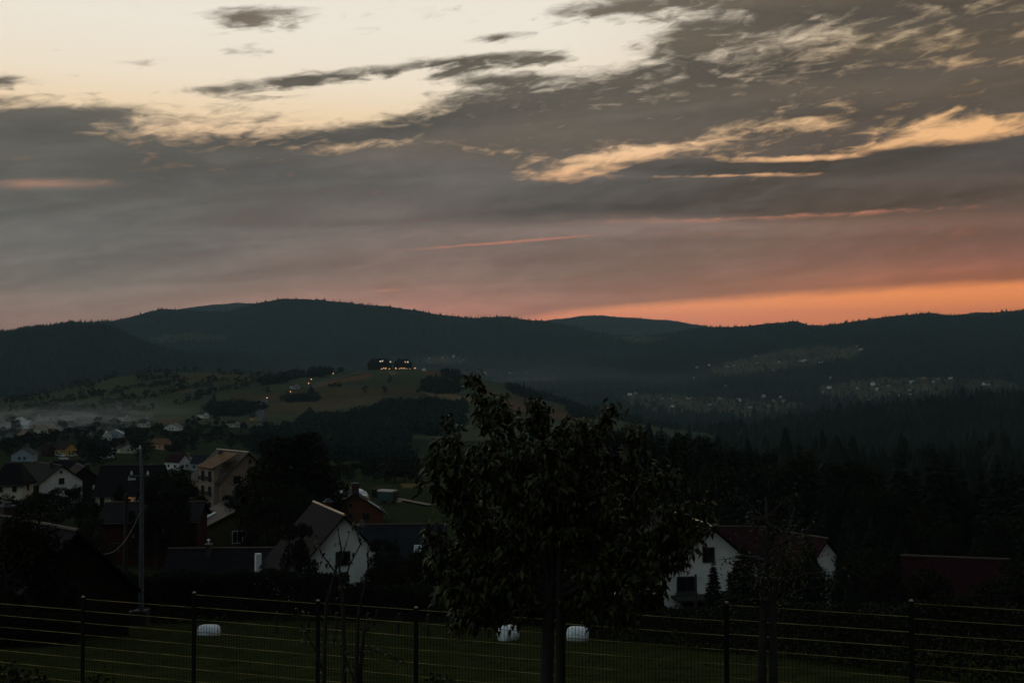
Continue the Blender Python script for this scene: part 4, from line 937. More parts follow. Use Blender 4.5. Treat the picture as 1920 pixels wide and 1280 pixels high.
# ------------------------------------------------------------------ meadow with trailer, tarpaulins, wagon
M_TARP = mat('white_tarpaulin', (.66, .70, .72), .45, .12, 2, bump=.5, bscale=5); M_GREEN = mat('green_paint', (.016, .048, .037), .5, .25, 3); M_PALE = mat('pale_canvas', (.40, .33, .27), .7, .15, 3)
M_RUBBER = mat('rubber', (.02, .02, .02), .8, .2, 4); M_ORANGE = mat('orange_paint', (.42, .14, .02), .5, .2, 3)
def tarp(label, px, py, r, wx, wy, h, rz):
    p = on(px, r); d = direction(px, py); zb = r * d.z / math.hypot(d.x, d.y)
    nx_, ny_ = 16, 12; V = []; Q = []
    for i in range(nx_):
        for j in range(ny_):
            u, v = -1 + 2 * i / (nx_ - 1), -1 + 2 * j / (ny_ - 1)
            k = (1 - abs(u) ** 5) * (1 - abs(v) ** 4)
            V.append((u * wx / 2, v * wy / 2, h * k ** .45 * (1 - .16 * u) + .12 * math.sin(7 * u + 3 * v) * k - (0 if k > 0 else .4)))
    for i in range(nx_ - 1):
        for j in range(ny_ - 1): Q.append((i * ny_ + j, (i + 1) * ny_ + j, (i + 1) * ny_ + j + 1, i * ny_ + j + 1))
    b = MB(); b.add(V, Q); o = b.build('tarpaulin_stack', M_TARP, None, True)
    o.location = (p.x, p.y, min(zb, p.z + .1)); o.rotation_euler = (0, 0, rz); tag(o, label, 'hay stack', 'stacks under white sheets'); return o
tarp('hay stack under a white tarpaulin left of the broad brick chimney', 647, 934, 215, 3.4, 4.2, 2.9, -.3)
tarp('hay stack under a white tarpaulin right behind the broad brick chimney', 675, 926, 238, 3.6, 3.4, 2.5, .1)
p = on(727, 232); e = empty('trailer', p + Vector((0, 0, .1)), R(-24)); tag(e, 'green box trailer with a pale roof standing in the meadow', 'trailer')
b = MB(); b.box(-1.75, 1.75, -1.0, 1.0, .75, 2.55); b.build('body', M_GREEN, e)
b = MB(); b.hexa([(-1.85, -1.1, 2.55), (1.85, -1.1, 2.55), (1.85, 1.1, 2.55), (-1.85, 1.1, 2.55), (-1.8, -.75, 2.86), (1.8, -.75, 2.86), (1.8, .75, 2.86), (-1.8, .75, 2.86)]); b.build('roof', M_PALE, e)
b = MB(); b.box(1.76, 1.8, -.4, .35, .8, 2.3); b.build('door', M_RUBBER, e)
for sx in (-1.1, 1.1):
    for sy in (-.85, .85):
        b = MB(); b.tube([(sx, sy - .12, .42), (sx, sy + .12, .42)], .42, 12); b.build('wheel', M_RUBBER, e)
b = MB(); b.tube([(1.75, 0, .6), (3.0, 0, .5)], .07); b.box(2.4, 3.3, -.25, .25, .62, .78); b.build('drawbar', M_PALE, e)
p = on(716, 262); e = empty('shed', p, R(-20)); tag(e, 'low dark lean-to with a pale roof edge behind the green trailer', 'shed')
b = MB(); b.box(-1.8, 1.8, -1.2, 1.2, -.5, 1.9); b.build('wall', W_BROWN, e)
b = MB(); b.hexa([(-2, -1.5, 1.8), (2, -1.5, 1.8), (2, 1.5, 2.4), (-2, 1.5, 2.4), (-2, -1.5, 1.92), (2, -1.5, 1.92), (2, 1.5, 2.52), (-2, 1.5, 2.52)]); b.build('roof', R_BROWN, e)
p = on(683, 208); e = empty('wagon', p + Vector((0, 0, 1.0)), R(-60)); tag(e, 'small orange farm wagon with a white cover beside the brick chimney', 'wagon')
b = MB(); b.box(-1.1, 1.1, -.7, .7, .6, 1.6); b.build('body', M_ORANGE, e); b = MB(); b.box(-1.15, .4, -.72, .72, 1.6, 2.0); b.build('cover', M_TARP, e)
for sx in (-.7, .7):
    b = MB(); b.tube([(sx, -.8, .35), (sx, .8, .35)], .36, 12); b.build('wheel', M_RUBBER, e)
b = MB(); b.box(-1.2, 1.2, -.75, .75, -2., -.02); b.build('bank', mat('bank_earth', (.05, .05, .03), .9, .3, 2), e)

# ------------------------------------------------------------------ cars by the yellow house
for px, py, c, lb in ((114, 853.5, (.6, .6, .58), 'pale car parked highest below the yellow gable'), (119, 860, (.5, .52, .5), 'silver car parked beside the yellow house'), (136, 854, (.45, .45, .42), 'grey car parked right of the yellow house'), (168, 858, (.55, .5, .42), 'beige car parked on the meadow right of the yellow house')):
    p = seen(px, py + 1.5, 350, 900); e = empty('parked_car', p, rng.uniform(-.6, .6)); tag(e, lb, 'car', 'cars parked by the yellow house')
    m_ = mat('car_paint', c, .3, .05, 2)
    b = MB(); b.hexa([(-2.1, -.85, .3), (2.1, -.85, .3), (2.1, .85, .3), (-2.1, .85, .3), (-2.05, -.8, .85), (1.95, -.8, .8), (1.95, .8, .8), (-2.05, .8, .85)]); b.build('body', m_, e)
    b = MB(); b.hexa([(-1.7, -.78, .85), (1.0, -.78, .84), (1.0, .78, .84), (-1.7, .78, .85), (-1.2, -.62, 1.45), (.4, -.62, 1.45), (.4, .62, 1.45), (-1.2, .62, 1.45)]); b.build('cabin', M_GLASS, e)
    b = MB(); b.box(-1.15, .38, -.6, .6, 1.452, 1.5); b.build('roof_panel', m_, e)
    for sx in (-1.3, 1.3):
        b = MB(); b.tube([(sx, -.87, .32), (sx, .87, .32)], .32, 10); b.build('wheel', M_RUBBER, e)

# ------------------------------------------------------------------ power pole with its brace and cable
r_p = 74.; pb_ = on(268, r_p)
ztop = r_p * float(el_tan(np.float64(264), np.float64(842)))
e = empty('utility_pole', pb_); tag(e, 'tall concrete utility pole with crossarm and insulators at the left', 'utility pole')
H_ = ztop - pb_.z
b = MB(); b.tube([(0, 0, -.8), (0, 0, 1), (0, 0, H_ - 2.0), (-.12, 0, H_)], [.17, .16, .12, .08], 10); b.build('pole', M_CONC, e, True)
b = MB(); b.box(-.75, .45, -.09, .09, H_ - 1.75, H_ - 1.62); b.build('crossarm', M_WOOD, e)
M_PORC = mat('porcelain', (.55, .55, .52), .3, .1, 5)
for x_, z_ in ((-.14, H_ - .02), (-.65, H_ - 1.6), (.35, H_ - 1.6)):
    b = MB(); b.tube([(x_, 0, z_), (x_, 0, z_ + .1), (x_, 0, z_ + .16), (x_, 0, z_ + .28)], [.04, .09, .06, .03], 8); b.build('insulator', M_PORC, e)
b = MB(); b.box(-.42, .42, -.42, .42, -.8, .95); b.build('footing', M_WOOD, e)
pq = on(238, r_p + .6); e2 = empty('brace_pole', pq); tag(e2, 'dark wooden pole standing just left of the concrete pole', 'pole')
b = MB(); hq = (r_p + .6) * float(el_tan(np.float64(238), np.float64(925))) - pq.z
b.tube([(0, 0, -.6), (0, 0, hq)], [.16, .12], 8); b.build('pole', M_WOOD, e2); b = MB(); b.box(-.5, .5, -.4, .4, -.6, .85); b.build('footing', M_WOOD, e2)
def cable(label, A, B, sag, rad=.018, group=None):
    pts = [A.lerp(B, t) + Vector((0, 0, -4 * sag * t * (1 - t))) for t in np.linspace(0, 1, 18)]
    b = MB(); b.tube(pts, rad, 4); return tag(b.build('cable', mat('cable_' + str(len(bpy.data.materials)), (.05, .035, .03), .5, .1, 2)), label, 'cable', group)
d1 = direction(141, 1003); A_ = d1 * (62 / math.hypot(d1.x, d1.y)) + Vector((0, 0, .2)); B_ = Vector((pb_.x, pb_.y, pb_.z + H_ - 3.6))
cable('thin cable sagging from the near dark roof to the concrete pole', A_, B_, 1.9)
# second pole in front of the white house at the right
pw = on(1303, 88); e = empty('wooden_pole', pw); tag(e, 'dark wooden pole with one short arm before the white house at the right', 'pole')
hw = 88 * float(el_tan(np.float64(1303), np.float64(1076))) - pw.z
b = MB(); b.tube([(0, 0, -.5), (0, 0, hw)], [.11, .09], 8); b.build('pole', M_WOOD, e); b = MB(); b.tube([(0, 0, hw - .25), (.55, 0, hw - .15)], .03, 6); b.build('arm', M_STEEL, e)

# ------------------------------------------------------------------ hay bales on the field
M_WRAP = mat('bale_wrap', (.74, .80, .84), .35, .3, 2.4, bump=.7, bscale=7, aniso=(1, 4, 4))
def bale(label, px, py_base, r, rz, rad=.44, wid=1.12):
    p = on(px, r); b = MB(); n = 28; prof = [(-.5, .0), (-.495, .4), (-.47, .66), (-.41, .86), (-.3, .97), (-.12, 1.0), (.1, .985), (.28, .97), (.4, .87), (.465, .68), (.495, .4), (.5, .0)]
    V = []; Q = []
    lr = np.random.default_rng(int(px))
    for i, (a, q) in enumerate(prof):
        for k in range(n):
            t = 2 * math.pi * k / n; rr = rad * q * (1 + .015 * math.sin(5 * t + a * 9)); z = rr * math.cos(t)
            z = max(z, -rad * .86); V.append((a * wid, rr * math.sin(t), z + rad * .84))
    m = len(prof)
    for i in range(m - 1):
        for k in range(n): Q.append((i * n + k, i * n + (k + 1) % n, (i + 1) * n + (k + 1) % n, (i + 1) * n + k))
    b.add(V, Q); o = b.build('hay_bale', M_WRAP, None, True); o.location = p - Vector((0, 0, .2 if px < 500 else .07)); o.rotation_euler = (0, 0, rz)
    tag(o, label, 'hay bale', 'white wrapped hay bales on the field'); return o
bale('white wrapped hay bale alone on the field at the left, by a fence post', 395, 1178, 63, R(8), .42, 1.2)
bale('white wrapped hay bale half hidden just left of the cherry trunk', 953, 1199, 57, R(40), .46, 1.0)
bale('white wrapped hay bale just right of the cherry trunk', 1083, 1198, 57, R(-10), .43, 1.12)

M_FWIRE = mat('old_wire', (.03, .028, .025), .8, .2, 5, spec=.1)
# ------------------------------------------------------------------ field fence: wooden posts and a wire behind the bales
FP = [(520, 66), (580, 65.5), (632, 65), (690, 64), (747, 63), (802, 62), (861, 61), (916, 60)]
e = empty('field_fence', on(747, 63)); tag(e, 'low wooden post and wire fence crossing the far edge of the field', 'fence'); o_ = on(747, 63)
for px, r in FP:
    q = on(px, r) - o_; b = MB(); b.tube([q + Vector((0, 0, -.4)), q + Vector((.03, 0, 1.15))], [.1, .085], 7); b.build('post', M_WOOD, e)
b = MB()
for hh in (.5, .95):
    b.tube([on(px, r) - o_ + Vector((0, 0, hh)) for px, r in FP], .007, 4)
b.build('wire', M_FWIRE, e)
# picket fence by the white house
e = empty('picket_fence', on(1160, 82)); o_ = on(1160, 82); tag(e, 'short pale picket fence at the foot of the leafy tree on the right', 'fence')
M_PICK = mat('weathered_picket', (.16, .13, .11), .8, .25, 5)
for k in range(16):
    q = on(1142 + k * 6.4, 82 - .1 * k) - o_; hh = 1.25 + .1 * math.sin(k)
    b = MB(); b.hexa([q + Vector(v) for v in ((-.05, -.015, -.3), (.05, -.015, -.3), (.05, .015, -.3), (-.05, .015, -.3), (-.04, -.015, hh), (.04, -.015, hh), (.04, .015, hh), (-.04, .015, hh))]); b.build('picket', M_PICK, e)
for hh in (.35, .95):
    b = MB(); b.tube([on(1138, 82) - o_ + Vector((0, .05, hh)), on(1242, 80.4) - o_ + Vector((0, .05, hh))], .03, 4); b.build('rail', M_PICK, e)

# ------------------------------------------------------------------ wire panel fence in front
def f_y(px): return 1 / (.0513 + 9.16e-6 * (px - 100))
def f_pt(px, z, yy=None):
    y = f_y(px); return Vector(((px - 960) / F * y, y, z))
POST = [-60, 160, 367, 598, 781, 1055, 1360, 1705, 2070]
TOPL = [None, 1120, 1112, 1127, None, 1140, 1131, 1128]
M_COAT = mat('fence_coating', (.008, .009, .008), .6, .2, 20, spec=.1); M_HORIZ = mat('fence_wire_gleam', (.24, .168, .06), .2, .6, 2.5, metal=1.); M_POST = mat('fence_post_coating', (.008, .009, .009), .6, .2, 10, spec=.08); M_CAP = mat('fence_cap', (.20, .145, .08), .35, .2, 10)  # horizontal wires carry the yellow sky gleam in their colour
e = empty('wire_fence', f_pt(960, -5.5)); tag(e, 'dark welded wire panel fence stepping along the near edge of the field', 'fence'); o_ = Vector(e.location)
zt = []
for k in range(8):
    if k == 0: zt.append(-(1141 - 690) / F * f_y(160))
    elif TOPL[k] is None: zt.append(zt[-1])
    else: zt.append(-(TOPL[k] - 690) / F * f_y(POST[k]))
for k, px in enumerate(POST):
    z1 = max(zt[max(k - 1, 0)], zt[min(k, 7)]) + .03
    q = f_pt(px, 0) - o_; g_ = ground(q.x + o_.x, q.y + o_.y)
    dv = (f_pt(px + 40, 0) - f_pt(px - 40, 0)); dv.normalize(); nv = Vector((-dv.y, dv.x, 0))
    b = MB(); b.hexa([Vector((q.x, q.y, 0)) + dv * a * .027 + nv * c * .02 + Vector((0, 0, z - o_.z)) for z in (g_ - .5, z1) for a, c in ((-1, -1), (1, -1), (1, 1), (-1, 1))])
    pst = b.build('post', M_POST, e)
    b = MB(); b.hexa([Vector((q.x, q.y, 0)) + dv * a * s_ + nv * c * s_ * .8 + Vector((0, 0, z - o_.z)) for z, s_ in ((z1, .03), (z1 + .02, .016)) for a, c in ((-1, -1), (1, -1), (1, 1), (-1, 1))]); b.build('post_cap', M_CAP, pst)
for k in range(8):
    A = f_pt(POST[k], zt[k]) - o_; B = f_pt(POST[k + 1], zt[k]) - o_; dv = (B - A); L = dv.length; dv.normalize(); A = A + dv * .035; B = B - dv * .035; L -= .07
    nv = Vector((-dv.y, dv.x, 0)); hp = 1.83
    b = MB(); n = int(L / .05)
    for i in range(n + 1):
        p = A + dv * (L * i / n); b.tube([p + Vector((0, 0, .03 if i % 1 == 0 else 0)), p + Vector((0, 0, -hp))], .0034, 4, False)
    pn = b.build('fence_panel', M_COAT, e)
    for j in range(10):
        b = MB()
        for s_ in (-.006, .006): b.tube([A + nv * s_ + Vector((0, 0, -.2 * j)), B + nv * s_ + Vector((0, 0, -.2 * j))], .0037, 5, False)
        b.build('horizontal_wire', M_HORIZ, pn)

# ------------------------------------------------------------------ trees of the lodge hill, one by one
def along(poly, step):
    out = []
    if len(poly) == 1: return [poly[0]]
    for (x0, y0), (x1, y1) in zip(poly[:-1], poly[1:]):
        n = max(1, int(math.hypot(x1 - x0, y1 - y0) / step))
        out += [(x0 + (x1 - x0) * (i + rng.uniform(0, .8)) / n, y0 + (y1 - y0) * i / n + rng.normal() * .9) for i in range(n)]
    return out
nh = 0
for hi_, poly in enumerate(HEDGES):
    for px, py in along(poly, 6.2):
        p = seen(px, py + 2, 880, 1680)
        if p is None: continue
        crest = hi_ in (10, 11, 12)
        tree(BL_FAR if rng.uniform() < .85 else CO_FAR, 'hillside_tree', 'dark tree in the rows along the crest left of the lodge' if crest else 'dark tree in a hedgerow across the slope of the lodge hill',
             p, rng.uniform(4.5, 10), rng.uniform(.9, 1.3), 'trees on the lodge hill crest' if crest else 'hedgerow trees on the lodge hill'); nh += 1
for px, py, h, lb in ((686, 735, 9, 'lone small tree on the stubble below the lodge, left one of two'), (720, 737, 10, 'lone round tree on the stubble below the lodge, right one of two'), (873, 702, 13, 'single pointed tree beside the wood right of the lodge'), (708, 690, 7, 'bush against the left end of the lodge'), (280, 696, 13, 'tallest tree on the left crest of the hill')):
    p = seen(px, py, 1000, 1680)
    if p: tree(BL_FAR if 'pointed' not in lb else CO_FAR, 'hillside_tree', lb, p, h, 1.1, None)

# ------------------------------------------------------------------ trees among the village houses
VT = [(110, 800), (120, 812), (130, 806), (140, 822), (128, 826), (100, 836), (70, 842), (60, 850), (20, 840), (30, 848), (10, 850), (168, 806), (176, 812), (182, 800), (188, 822), (178, 834), (165, 826), (148, 830), (195, 806), (205, 800), (214, 796), (222, 806),
      (234, 812), (246, 806), (256, 816), (250, 824), (240, 828), (262, 832), (276, 826), (285, 830), (290, 812), (300, 816), (308, 820), (318, 832), (330, 838), (340, 832), (330, 850), (345, 846), (356, 842), (366, 836), (352, 820), (362, 826), (372, 818), (350, 796), (366, 792), (374, 802),
      (390, 800), (400, 792), (410, 806), (420, 796), (396, 820), (386, 832), (408, 828), (425, 816), (445, 822), (470, 826), (180, 846), (186, 858), (192, 866), (170, 858), (176, 870), (160, 868), (208, 850), (215, 858), (150, 862), (265, 850), (258, 862), (284, 850), (322, 864), (150, 796), (20, 802), (64, 806), (94, 796), (110, 790), (60, 795), (28, 812),
      (430, 838), (450, 834), (470, 842), (490, 820), (500, 828), (510, 818), (522, 826), (535, 820), (548, 828), (565, 824), (580, 830), (595, 836), (610, 830), (625, 838), (640, 832), (620, 846), (600, 850), (652, 846)]
for px, py in VT:
    px += rng.uniform(-3, 3)
    p = seen(px, py + 4, 300, 1250)
    if p is None: continue
    r = math.hypot(p.x, p.y)
    tree(BL_MID if r < 800 else BL_FAR, 'village_tree', 'dark leafy tree among the ' + ('misty houses at the left edge' if px < 150 and py < 832 else 'houses round the yellow gable' if px < 215 and py >= 832 else 'houses in the middle of the left village' if px < 345 else 'houses below the dark grove' if px < 430 else 'meadows under the lodge hill woods'), p, rng.uniform(6.5, 11), rng.uniform(.9, 1.25), 'trees among the village houses')
# ------------------------------------------------------------------ dark trees closer by
G1, G2, G3, G4 = 'dark trees around the near houses', 'dark tree row behind the meadow', 'trees of the forest edge at the right', 'lower trees in front of the forest edge'
tree_px(BL_TALL, 'tall_tree', 'tall dark tree left of the meadow, left one of the close pair', 515, 806, 150, 1.15)
tree_px(BL_TALL, 'tall_tree', 'tallest dark tree left of the meadow, right one of the close pair', 574, 795, 152, 1.2)
tree_px(BL_NEAR, 'broadleaf_tree', 'broad dark tree leaning against the left of the conifer pair', 480, 862, 148, 1.0)
tree_px(BL_NEAR, 'broadleaf_tree', 'broad dark tree between the conifer pair and the orange house', 612, 868, 158, .8)
tree_px(CO_NEAR, 'conifer_tree', 'slim dark spruce before the slate roof', 742, 992, 88, 1.0)
tree_px(BL_NEAR, 'broadleaf_tree', 'dense dark bush right of the white gable with the attic window', 716, 1006, 86, .6)
tree_px(CO_NEAR, 'young_spruce', 'young dark spruce standing right before the big white house', 1336, 1036, 80, 1.15)
tree_px(CO_NEAR, 'young_spruce', 'spruce with spreading boughs at the right end of the white house', 1392, 1010, 72, 1.5)
for px, top, r, w in ((30, 925, 150, 1.1), (70, 928, 140, 1.), (92, 918, 172, .9), (118, 911, 178, .9), (143, 908, 182, .8), (66, 920, 175, .8), (160, 930, 150, 1.1), (195, 936, 145, .9), (15, 968, 100, 1.1), (60, 962, 95, 1.2), (105, 956, 98, 1.1), (180, 968, 110, 1.), (150, 990, 90, 1.),
                     (285, 884, 160, .9), (318, 872, 168, .9), (352, 886, 165, .85), (335, 905, 150, .9), (372, 926, 172, .7), (296, 905, 126, .8), (332, 915, 127, .65), (262, 950, 124, .5), (225, 905, 168, .5), (430, 925, 180, .7), (455, 905, 178, .7), (500, 900, 140, .9), (545, 905, 142, .9), (595, 925, 138, .9), (520, 985, 118, .9), (545, 975, 120, .7), (470, 990, 122, .8), (500, 1000, 115, .9), (575, 950, 150, .8),
                     (720, 1030, 84, .9), (765, 1035, 82, .9), (800, 1020, 90, .9), (705, 1060, 80, .8), (830, 1030, 92, 1.), (870, 1010, 95, 1.), (920, 1000, 98, 1.), (980, 990, 100, 1.), (1040, 1000, 98, 1.), (1100, 1010, 96, 1.), (1160, 1030, 92, 1.), (1205, 1050, 90, .8),
                     (12, 950, 55, .8), (66, 962, 56, .75), (100, 1000, 57, .6), (560, 974, 90, .62), (20, 1085, 56, 1.), (75, 1100, 58, .9), (180, 1080, 74, .9), (205, 1060, 84, .8)):
    tree_px(BL_NEAR, 'broadleaf_tree', 'dark leafy tree ' + ('on the slope before the small cream house' if px < 210 and r > 130 else 'behind the near dark roof at the left' if px < 210 else 'by the dark red boarded building' if px < 380 else 'between the beige and the olive house' if px < 560 and r > 110 else 'beside the white gable with the attic window' if px < 780 else 'close behind the trunk of the middle leafy tree'), px, top, r, w, G1)
for px, top, r in ((640, 850, 330), (662, 862, 345), (684, 856, 350), (702, 866, 352), (722, 858, 348), (742, 864, 350), (760, 860, 352), (778, 866, 346), (796, 862, 340), (815, 866, 338), (835, 862, 336), (855, 866, 332), (880, 860, 336), (905, 856, 330), (930, 850, 326), (960, 846, 320), (990, 850, 312), (700, 850, 380), (735, 848, 390), (770, 852, 385), (800, 856, 375), (628, 868, 320)):
    tree_px(BL_MID, 'broadleaf_tree', 'dark leafy tree in the row along the back of the meadow', px, top + rng.uniform(-4, 4), r, rng.uniform(.9, 1.2), G2)
for k, (px, top, r) in enumerate(((1075, 812, 215), (1110, 800, 220), (1140, 792, 225), (1172, 790, 228), (1205, 792, 226), (1240, 796, 222), (1268, 806, 226), (1296, 808, 220), (1322, 812, 216), (1348, 822, 214), (1374, 830, 212), (1398, 838, 206), (1420, 842, 210), (1450, 828, 196), (1478, 838, 190), (1500, 850, 192), (1522, 856, 186),
                  (1548, 862, 188), (1572, 868, 186), (1598, 858, 180), (1624, 866, 184), (1650, 872, 180), (1686, 838, 168), (1714, 852, 170), (1748, 826, 158), (1776, 846, 160), (1800, 862, 166), (1836, 858, 158), (1868, 846, 152), (1896, 854, 150), (1925, 840, 148), (1955, 850, 146), (1985, 840, 150), (1060, 830, 205), (1030, 846, 230))):
    kd = CO_NEAR if k % 5 in (0, 1, 3) or px > 1660 else BL_NEAR
    lb = {1748: 'tallest dark conifer of the forest edge at the right', 1686: 'pointed dark conifer in the forest edge, left of the tallest one', 1450: 'pointed conifer where the forest edge steps down', 1868: 'dark conifer of the forest edge near the right picture border'}.get(px)
    tree_px(kd, 'conifer_tree' if kd is CO_NEAR else 'broadleaf_tree', lb or (('dark conifer ' if kd is CO_NEAR else 'dark leafy tree ') + ('where the forest edge meets the middle leafy tree' if px < 1180 else 'of the forest edge left of its step' if px < 1440 else 'of the low middle of the forest edge' if px < 1670 else 'of the tall right end of the forest edge')), px, top, r, rng.uniform(1., 1.4) if kd is CO_NEAR else rng.uniform(.7, .95), None if lb else G3)
for row, (t0, r0) in enumerate(((880, 180), (925, 150), (965, 128), (1010, 112))):
    for k in range(21):
        px = 1040 + k * 45 + rng.uniform(-14, 14) + row * 9
        if row >= 2 and 1235 < px < 1410: continue
        if row == 3 and 1700 < px < 1870: continue
        con = rng.uniform() < .5
        tree_px(CO_NEAR if con else BL_NEAR, 'conifer_tree' if con else 'broadleaf_tree', 'dark ' + ('conifer ' if con else 'leafy tree ') + ('behind the crown of the middle leafy tree' if px < 1240 else 'above the roof of the big white house' if px < 1440 else 'above the half hidden pale house' if px < 1650 else 'above the plain red roof' if px < 1860 else 'at the right edge, below the forest top'), px, t0 + rng.uniform(-16, 22) + max(0, px - 1500) * .03, r0 * rng.uniform(.95, 1.05), rng.uniform(.9, 1.3) if con else rng.uniform(.7, .95), G4)
for px, top, r, w in ((1532, 1058, 88, 1.), (1574, 1064, 90, 1.), (1510, 1050, 90, .9)):
    tree_px(BL_NEAR, 'garden_tree', 'low leafy garden tree before the half hidden pale house', px, top, r, w, 'dark garden trees at the right')
for px, top, r in ((1430, 1020, 80), (1512, 985, 96), (1600, 992, 99), (1525, 1062, 84), (1752, 1062, 70), (1864, 1072, 70), (1578, 1058, 84), (1470, 1040, 76), (1505, 1030, 82), (1600, 1030, 80), (1640, 1050, 74), (1590, 1075, 66), (1690, 1060, 76), (1725, 1080, 70), (1880, 1060, 66), (1915, 1040, 62), (1850, 1090, 58), (1780, 1105, 56), (1700, 1115, 60), (1820, 1112, 54), (1950, 1070, 56)):
    tree_px(CO_NEAR if rng.uniform() < .6 else BL_NEAR, 'garden_tree', 'dark garden tree ' + ('between the white house and the half hidden pale one' if px < 1540 else 'between the half hidden pale house and the red roof' if px < 1735 else 'before the plain red roof' if px < 1870 else 'right of the plain red roof'), px, top, r, 1.1, 'dark garden trees at the right')

# ------------------------------------------------------------------ hedges
def hedge(label, pts, h, thick, leaf=.085, dens=850, m=None):
    P = []
    for (px0, r0), (px1, r1) in zip(pts[:-1], pts[1:]):
        a, b_ = on(px0, r0), on(px1, r1); L = (b_ - a).length; n = int(L * dens * h)
        t = rng.uniform(size=n); s = rng.uniform(-1, 1, n)
        x = a.x + (b_.x - a.x) * t; y = a.y + (b_.y - a.y) * t
        d = (b_ - a).normalized(); x = x - d.y * s * thick / 2; y = y + d.x * s * thick / 2
        g = a.z + (b_.z - a.z) * t
        zz = rng.uniform(0, 1, n) ** .7 * h * (.84 + .3 * fbm(x / 1.6, y / 1.6, 41)) * (1 - .12 * s * s)
        P.append(np.stack([x, y, g + zz], -1))
    P = np.concatenate(P); V, Q = leaf_quads(P, leaf)
    e = empty('hedge', tuple(P.mean(0))); tag(e, label, 'hedge')
    link('foliage', mesh_np('foliage', V - P.mean(0), Q, None, m or M_LEAF[0]), e)
    b = MB()
    for (px0, r0), (px1, r1) in zip(pts[:-1], pts[1:]):
        a, b_ = on(px0, r0), on(px1, r1); n = max(2, int((b_ - a).length / 1.2))
        for i in range(n):
            q = a.lerp(b_, i / n) - Vector(P.mean(0)); b.tube([q + Vector((0, 0, -.3)), q + Vector((.05, .03, h * .55))], [.05, .02], 5, False)
    b.build('stem', M_BARK, e)['kind'] = 'stuff'
    return e
hedge('long dark hedge closing the field at the left, behind the concrete pole', [(130, 78), (290, 80), (470, 81), (655, 80)], 3.3, 1.5)
hedge('dark hedge closing the field behind the field fence and the leafy tree', [(650, 79), (800, 77), (960, 74), (1060, 70)], 2.4, 1.4)
hedge('dark hedge running down the right side of the field towards the fence', [(1062, 63), (1190, 55), (1320, 47), (1450, 39.5), (1600, 33), (1720, 28.5), (1960, 25)], 1.75, 1.1, .06, 420)
hedge('low hedge with yellowish tips between the orange house and the slate roof', [(712, 152), (750, 150), (792, 146)], 2.9, 1.3, .10, 110, mat('yellow_hedge_leaf', (.04, .032, .01), .7, .5, .9, spec=.05))
hedge('low clipped hedge at the far left under the near dark roof', [(-20, 52), (60, 54), (135, 57)], 1.5, 1.0)

# ------------------------------------------------------------------ the young cherry tree in front, leaf by leaf
def leaf_mesh(name, L, wd, droop, m, curl=.25):
    V = []; Q = []; T = []; n = 5
    prof = [.12, .8, 1., .72, .3]
    for i in range(n):
        t = i / n; a = droop * t
        x = L * (t - .12 * droop * t * t); z = -L * (droop * .45 * t * t)
        wv = wd * prof[i] / 2
        V += [(x, -wv, z + curl * wv), (x, 0, z), (x, wv, z + curl * wv)]
    V.append((L * (1 - .12 * droop), 0, -L * droop * .45)); e_ = len(V) - 1
    for i in range(n - 1):
        for s in (0, 1): Q.append((3 * i + s, 3 * i + s + 1, 3 * i + s + 4, 3 * i + s + 3))
    T += [(3 * (n - 1), 3 * (n - 1) + 1, e_), (3 * (n - 1) + 1, 3 * (n - 1) + 2, e_)]
    return np.array(V, np.float32), np.array(Q), np.array(T)
M_CLEAF = [mat('cherry_leaf', (.026, .030, .008), .5, .4, 3, spec=.2), mat('cherry_leaf_young', (.058, .062, .012), .45, .35, 3, spec=.25)]
LV = [leaf_mesh('leaf', 1., w, d, None) for w, d in ((.36, .7), (.42, 1.1), (.34, 1.5), (.40, .4))]
LM = [[mesh_np('leaf', v, q, t, M_CLEAF[k]) for v, q, t in LV] for k in (0, 1)]

def frames(n, az, down, roll):
    """rotation matrices: leaf axis at azimuth az, pointing down by angle down, rolled"""
    ca, sa, cd, sd, cr, sr = np.cos(az), np.sin(az), np.cos(down), np.sin(down), np.cos(roll), np.sin(roll)
    ax = np.stack([ca * cd, sa * cd, -sd], -1); by = np.stack([-sa, ca, 0 * ca], -1); cz = np.cross(ax, by)
    b2 = by * cr[:, None] + cz * sr[:, None]; c2 = -by * sr[:, None] + cz * cr[:, None]
    return np.stack([ax, b2, c2], -1)                # columns

def leafy(root, pos, L, az, down, roll, kind, young, keep=300, key=None, stuff_name='leaves'):
    """the leaves that show largest as objects of their own, the others as one part"""
    n = len(pos); M = frames(n, az, down, roll) * L[:, None, None]; off = np.array(root.location)
    order = np.argsort(key) if key is not None else np.arange(n)
    single = set(order[:keep].tolist())
    for i in order[:keep]:
        o = bpy.data.objects.new('leaf', LM[int(young[i])][int(kind[i])]); C.objects.link(o); o.parent = root
        m4 = Matrix(M[i].tolist()).to_4x4(); m4.translation = Vector(pos[i] - off); o.matrix_local = m4
    V = []; Q = []; T = []; mi = []; base = 0
    Vs, Qs, Ts, mq, mt = [], [], [], [], []
    for i in range(n):
        if i in single: continue
        v, q, t = LV[int(kind[i])]
        Vs.append(v @ M[i].T + (pos[i] - off)); Qs.append(q + base); Ts.append(t + base); base += len(v)
        mq += [int(young[i])] * len(q); mt += [int(young[i])] * len(t)
    o = link(stuff_name, mesh_np(stuff_name, np.concatenate(Vs), np.concatenate(Qs), np.concatenate(Ts), M_CLEAF, False, mq + mt), root); o['kind'] = 'stuff'

CR = 14.0; mpp = CR / F
cbase = on(1030, CR)
cherry = empty('cherry_tree', cbase); tag(cherry, 'young leafy tree with long drooping leaves in front of the fence, middle', 'tree')
def Wp(px, py, dep=0.):
    d = direction(px, py); k = (CR + dep) / d.y; return d * k
lr = random.Random(3)
